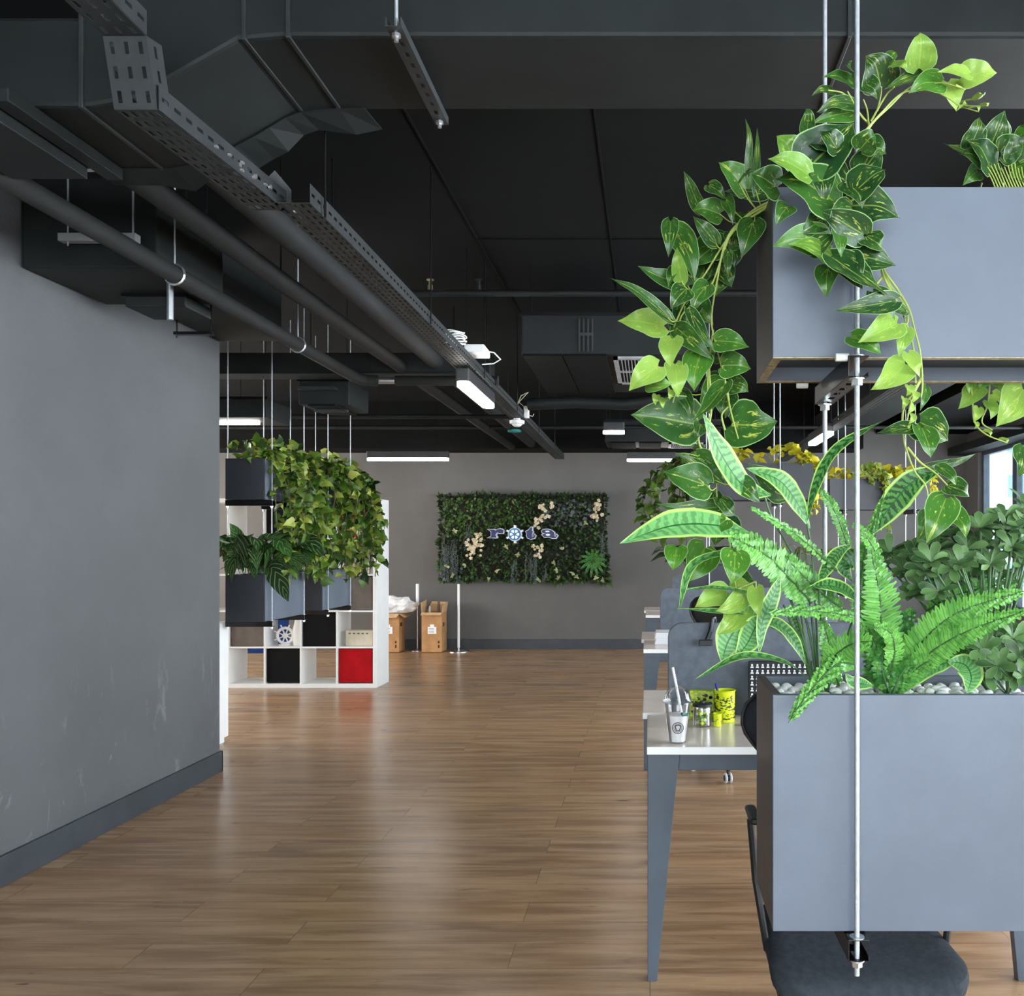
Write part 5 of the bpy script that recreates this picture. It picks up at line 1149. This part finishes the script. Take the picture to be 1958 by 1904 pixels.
# --- striped long-leaved plant
e = empty('striped_leaf_plant', (.345, 1.88, 1.04), 'tall plant with long dark-striped green leaves at the left end of the lower planter', 'plant')
lf = MB(); st = MB()
BASE = (985, 1520)
SL = [ # (points, width, tone, Y base, Y tip, normal)
 ([(770, 605), (640, 560), (530, 400), (452, 222)], 150, .75, 1.82, 1.70, (.35, -1, .5)),
 ([(675, 785), (500, 745), (300, 750), (62, 832)], 178, .95, 1.82, 1.62, (.0, -1, .55)),
 ([(955, 760), (880, 620), (800, 530), (655, 478)], 118, .75, 1.86, 1.80, (.4, -1, .3)),
 ([(938, 735), (985, 560), (1080, 390), (1288, 258)], 84, .25, 1.86, 1.80, (-1, -.6, .3)),
 ([(1225, 800), (1330, 660), (1440, 540), (1600, 470)], 138, .18, 1.90, 1.82, (.3, -1, .5)),
 ([(890, 1000), (700, 880), (420, 920), (335, 1155)], 66, .6, 1.85, 1.70, (0, -.5, 1)),
 ([(830, 1120), (650, 1060), (500, 1040), (362, 1050)], 62, .6, 1.84, 1.72, (0, -.4, 1)),
 ([(815, 985), (775, 1090), (730, 1200), (715, 1350)], 92, .5, 1.80, 1.76, (.5, -1, .1)),
 ([(860, 1290), (680, 1170), (500, 1150), (330, 1138)], 60, .55, 1.86, 1.74, (0, -.5, 1)),
 ([(720, 1130), (640, 1190), (570, 1290), (540, 1392)], 168, .85, 1.82, 1.78, (.2, -1, .2)),
 ([(740, 1160), (700, 1220), (660, 1300), (600, 1375)], 120, .8, 1.80, 1.77, (-.2, -1, .2)),
 ([(948, 1475), (850, 1395), (640, 1360), (415, 1468)], 64, .45, 1.86, 1.66, (0, -.6, 1)),
 ([(935, 1400), (880, 1290), (800, 1210), (700, 1200)], 84, .5, 1.86, 1.80, (.3, -.8, .6)),
 ([(990, 1030), (1030, 950), (1080, 880), (1150, 835)], 76, .35, 1.88, 1.84, (.4, -1, .4)),
 ([(1200, 1115), (1130, 1060), (1050, 1030), (948, 1035)], 108, .3, 1.84, 1.78, (0, -.8, .8)),
 ([(1150, 1010), (1110, 930), (1180, 880), (1210, 820)], 110, .12, 1.92, 1.9, (.3, -1, .3)),
 ([(940, 1380), (900, 1250), (860, 1170), (820, 1150)], 60, .4, 1.90, 1.88, (.3, -1, .6)),
 ([(560, 540), (480, 480), (420, 440), (320, 405)], 60, .15, 1.90, 1.88, (0, -1, .6)),
 ([(1385, 1535), (1480, 1440), (1570, 1400), (1700, 1350)], 90, .8, 1.86, 1.84, (.2, -.8, .8)),
 ([(1600, 1385), (1680, 1400), (1710, 1460), (1690, 1535)], 130, .9, 1.83, 1.79, (0, -1, .4)),
 ([(1250, 1500), (1200, 1490), (1150, 1480), (1120, 1440)], 70, .6, 1.80, 1.79, (0, -1, .6)),
]
for (pts, w_, t_, Ya, Yb, N) in SL:
    n_ = len(pts); q = [ZB(a, b, Ya+(Yb-Ya)*i/(n_-1)) for i, (a, b) in enumerate(pts)]
    leaf(lf, q, w_/K*((Ya+Yb)/2)/FP, N, 'lance', t_, 22, 8, .16, wave=.022)
for (pts) in [[(985, 1530), (950, 1400), (900, 1100), (830, 900), (680, 790)], [(990, 1530), (960, 1300), (900, 1050), (880, 960)], [(995, 1530), (985, 1200), (965, 900), (940, 740)], [(1000, 1530), (975, 1300), (930, 1000), (780, 720), (740, 610)],
              [(980, 1530), (930, 1380), (870, 1220), (830, 1120)], [(985, 1530), (960, 1490), (945, 1475)], [(1010, 1530), (1010, 1300), (995, 1040)], [(985, 1520), (920, 1350), (860, 1290)], [(1030, 1530), (1150, 1200), (1225, 800)], [(990, 1525), (900, 1200), (820, 990)], [(985, 1500), (900, 1260), (740, 1140)]]:
    stemline(st, ZB, pts, 1.88, 1.84, .0030, .0022)
lf.build('leaves', LM['striped'], e, smooth=True); st.build('stems', LM['stemdk'], e, smooth=True)
# --- ferns
def fern(label, loc, fr):
    e = empty('fern', loc, label, 'fern'); lf = MB(); st = MB()
    for (pts, w_, Ya, Yb, N, tn) in fr:
        n_ = len(pts); q = [ZB(a, b, Ya+(Yb-Ya)*i/(n_-1)) for i, (a, b) in enumerate(pts)]
        frond(lf, st, q, w_/K*((Ya+Yb)/2)/FP, N, tone=tn)
    lf.build('fronds', LM['fern'], e, smooth=True); st.build('stems', LM['stemdk'], e, smooth=True); return e
Lg = (.45, 1.); Dk = (0., .4); Md = (.25, .75)
fern('bright fern in the middle of the lower planter, one frond drooping over its front', (.44, 1.88, 1.04), [
 ([(1300, 1530), (1285, 1350), (1285, 1100), (1240, 860)], 250, 1.88, 1.80, (.25, -1, .2), Md),
 ([(1270, 1400), (1180, 1200), (960, 1150), (752, 1162)], 118, 1.86, 1.68, (0, -.7, .9), Lg),
 ([(1080, 960), (900, 800), (800, 735), (668, 660)], 100, 1.86, 1.74, (0, -.8, .8), Lg),
 ([(1150, 920), (1110, 780), (1060, 660), (985, 560)], 84, 1.92, 1.88, (.5, -1, .2), Md),
 ([(960, 1110), (860, 1000), (740, 880), (560, 790)], 215, 1.86, 1.76, (.1, -1, .5), Lg),
 ([(1120, 1150), (1000, 1060), (900, 960), (820, 880)], 150, 1.88, 1.82, (.1, -1, .5), Md),
 ([(1180, 1400), (1080, 1400), (960, 1520), (852, 1672)], 112, 1.80, 1.66, (-.5, -1, .3), Lg),
 ([(1090, 1500), (1060, 1400), (1040, 1290), (1010, 1180)], 120, 1.86, 1.84, (.3, -1, .1), Lg),
 ([(1030, 1440), (1080, 1350), (1160, 1300), (1250, 1290)], 170, 1.82, 1.74, (0, -1, .5), Lg),
 ([(1270, 1250), (1240, 1050), (1210, 880), (1305, 590)], 84, 1.90, 1.86, (-.4, -1, .2), Md),
 ([(1300, 1000), (1260, 870), (1210, 790), (1150, 735)], 80, 1.84, 1.80, (0, -1, .5), Lg),
 ([(1310, 1530), (1290, 1420), (1270, 1330), (1230, 1230)], 150, 1.84, 1.80, (.1, -1, .1), Dk),
 ([(1300, 1400), (1230, 1250), (1190, 1130), (1160, 1010)], 120, 1.86, 1.84, (.2, -1, .3), Md),
 ([(1310, 1480), (1350, 1350), (1330, 1250), (1250, 1220)], 120, 1.82, 1.76, (.2, -1, .3), Lg),
])
fern('wide bright fern at the right of the lower planter, fronds reaching the picture edge', (.60, 1.88, 1.04), [
 ([(1340, 1530), (1450, 1330), (1640, 1160), (1975, 1050)], 190, 1.88, 1.76, (.1, -.9, .7), Lg),
 ([(1360, 1530), (1500, 1360), (1700, 1240), (1990, 1140)], 170, 1.86, 1.72, (.1, -.9, .7), Lg),
 ([(1500, 1150), (1600, 1090), (1760, 1040), (1970, 1010)], 120, 1.94, 1.9, (0, -1, .5), Md),
 ([(1350, 1540), (1420, 1380), (1500, 1260), (1560, 1140)], 150, 1.90, 1.86, (.3, -1, .4), Dk),
 ([(1360, 1540), (1420, 1450), (1480, 1400), (1560, 1360)], 120, 1.84, 1.80, (.3, -1, .4), Md),
 ([(1340, 1540), (1330, 1400), (1380, 1250), (1440, 1130)], 150, 1.92, 1.90, (.2, -1, .2), Dk),
 ([(1330, 1540), (1300, 1460), (1290, 1380), (1300, 1300)], 110, 1.82, 1.80, (0, -1, .2), Dk),
 ([(1345, 1540), (1370, 1470), (1400, 1420), (1450, 1400)], 100, 1.80, 1.79, (0, -1, .4), Dk),
 ([(1420, 1500), (1640, 1330), (1800, 1260), (1960, 1230)], 110, 1.92, 1.88, (0, -1, .5), Dk),
])
# --- oval-leaved shrubs
def shrub(label, loc, cl, base, tips=9, name='oval_leaf_shrub', sc=1.):
    e = empty(name, loc, label, 'shrub'); lf = MB(); st = MB(); B = ZB(*base)
    for (x, y, Y) in cl:
        c = ZB(x, y, Y); out = (c-B).normalized(); mid = (B+c)/2+V((0, 0, .02))+rv(.01)
        st.tube([cr([B, mid, c], k/8) for k in range(9)], .0024, 6)
        for k in range(tips):
            a = 2*math.pi*k/tips+mb_r.uniform(-.3, .3); ax = (out+V((0, -.9, .25))).normalized(); u_ = ax.orthogonal().normalized(); v_ = ax.cross(u_)
            rad = mb_r.uniform(.55, 1.25); d = ((u_*math.cos(a)+v_*math.sin(a))*rad+ax*mb_r.uniform(.25, .7)).normalized(); l = mb_r.uniform(.030, .044)*sc
            leaf(lf, [c, c+d*l*.5+ax*.003, c+d*l+ax*-.003], l*.42, ax+rv(.2), 'oval', min(1, max(0, mb_r.gauss(.4, .3))), 7, 4, .16)
    lf.build('leaves', LM['shrub'], e, smooth=True); st.build('stems', LM['stemdk'], e, smooth=True)
cl = [(1750,765,1.86),(1865,715,1.9),(1900,850,1.84),(1690,860,1.88),(1620,950,1.84),(1545,870,1.9),(1440,900,1.92),(1800,930,1.86),(1560,1060,1.86),(1950,760,1.86),(1700,990,1.9),(1490,960,1.86),(1640,840,1.95),
      (1780,850,1.92),(1940,930,1.88),(1400,960,1.95),(1740,1040,1.95),(1850,1000,1.93),(1470,1040,1.92),(1830,790,1.95),(1960,680,1.93),(1600,1010,1.9),(1330,880,1.97),(1880,780,1.86),(1990,860,1.86),(1660,930,1.84),(1520,920,1.84),(1570,800,1.96)]
cl += [(x+mb_r.uniform(-35, 35), y+mb_r.uniform(-30, 40), Y+.03) for x, y, Y in cl]
shrub('dark oval-leaved shrub rising at the right of the lower planter', (.72, 1.92, 1.04), cl, (1800, 1540, 1.92), tips=8, sc=1.15)
cl = [(1765,1330,1.80),(1835,1405,1.78),(1905,1275,1.80),(1945,1370,1.78),(1780,1440,1.82),(1870,1340,1.80),(1960,1290,1.82),(1900,1440,1.82),(1955,1450,1.80),(1700,1290,1.84),(1830,1270,1.84),(1990,1340,1.80)]
shrub('low oval-leaved shrub leaning at the right edge above the lower planter rim', (.72, 1.84, 1.04), cl, (1880, 1545, 1.86), tips=8, sc=1.2)
# ================================================================= PEBBLES
bm = bmesh.new(); bmesh.ops.create_icosphere(bm, subdivisions=2, radius=1)
pms = []
for k in range(4):
    b2 = bm.copy()
    for v in b2.verts:
        p = v.co.copy(); s_ = 1+.22*mnoise.noise(p*1.3+V((k*5, 0, 0))); v.co = V((p.x*.0135*s_, p.y*.0105*s_, p.z*.0085*s_))
    me = bpy.data.meshes.new('pebble'); b2.to_mesh(me); b2.free(); me.materials.append(M['pebble']); me.polygons.foreach_set('use_smooth', [True]*len(me.polygons)); pms.append(me)
r2 = random.Random(21); n_ = 0; PX = []
for row, (yy, zz) in enumerate(((1.785, 1.046), (1.81, 1.05), (1.838, 1.05), (1.868, 1.052), (1.90, 1.054), (1.93, 1.056), (1.96, 1.058))):
    x = .275+row % 2*.012
    while x < .80:
        o = bpy.data.objects.new('pebble', pms[n_ % 4]); COL.objects.link(o); hp = .010*max(0, mnoise.noise(V((x*14, yy*9, 2))))*2.2
        o.location = (x, yy+r2.uniform(-.006, .006), zz+hp); o.rotation_euler = (r2.uniform(-.4, .4), r2.uniform(-.4, .4), r2.uniform(0, 6.3))
        s_ = r2.uniform(.85, 1.25); o.scale = (s_, s_, s_)
        tag(o, 'smooth white pebble on the fill of the lower front planter', 'pebble', 'white pebbles in the lower front planter'); n_ += 1; x += r2.uniform(.024, .031)
# ================================================================= one object per separate fitting
def islands(me):
    par = list(range(len(me.vertices)))
    def f(a):
        while par[a] != a: par[a] = par[par[a]]; a = par[a]
        return a
    for e_ in me.edges:
        a, b_ = f(e_.vertices[0]), f(e_.vertices[1])
        if a != b_: par[a] = b_
    g = {}
    for p in me.polygons: g.setdefault(f(p.vertices[0]), []).append(p.index)
    return list(g.values())
SPLIT = ('duct_flange', 'nut', 'bolt', 'foam_pad', 'hanger_rod', 'suspension_wire', 'bracket', 'lower_rail', 'bottom_panel', 'flower_cluster_')
for o in list(COL.objects):
    if o.type != 'MESH' or not o.parent or o.name.split('.')[0] not in SPLIT or children(o): continue
    isl = islands(o.data)
    if len(isl) < 2 or len(isl) > 40: continue
    for k, polys in enumerate(isl):
        bm = bmesh.new(); bm.from_mesh(o.data); bm.faces.ensure_lookup_table(); keep = set(polys)
        bmesh.ops.delete(bm, geom=[f_ for f_ in bm.faces if f_.index not in keep], context='FACES')
        bmesh.ops.delete(bm, geom=[v for v in bm.verts if not v.link_faces], context='VERTS')
        me = bpy.data.meshes.new(o.name.split('.')[0]); bm.to_mesh(me); bm.free()
        for m_ in o.data.materials: me.materials.append(m_)
        c = o.copy(); c.data = me; COL.objects.link(c); c.parent = o.parent
    bpy.data.objects.remove(o)
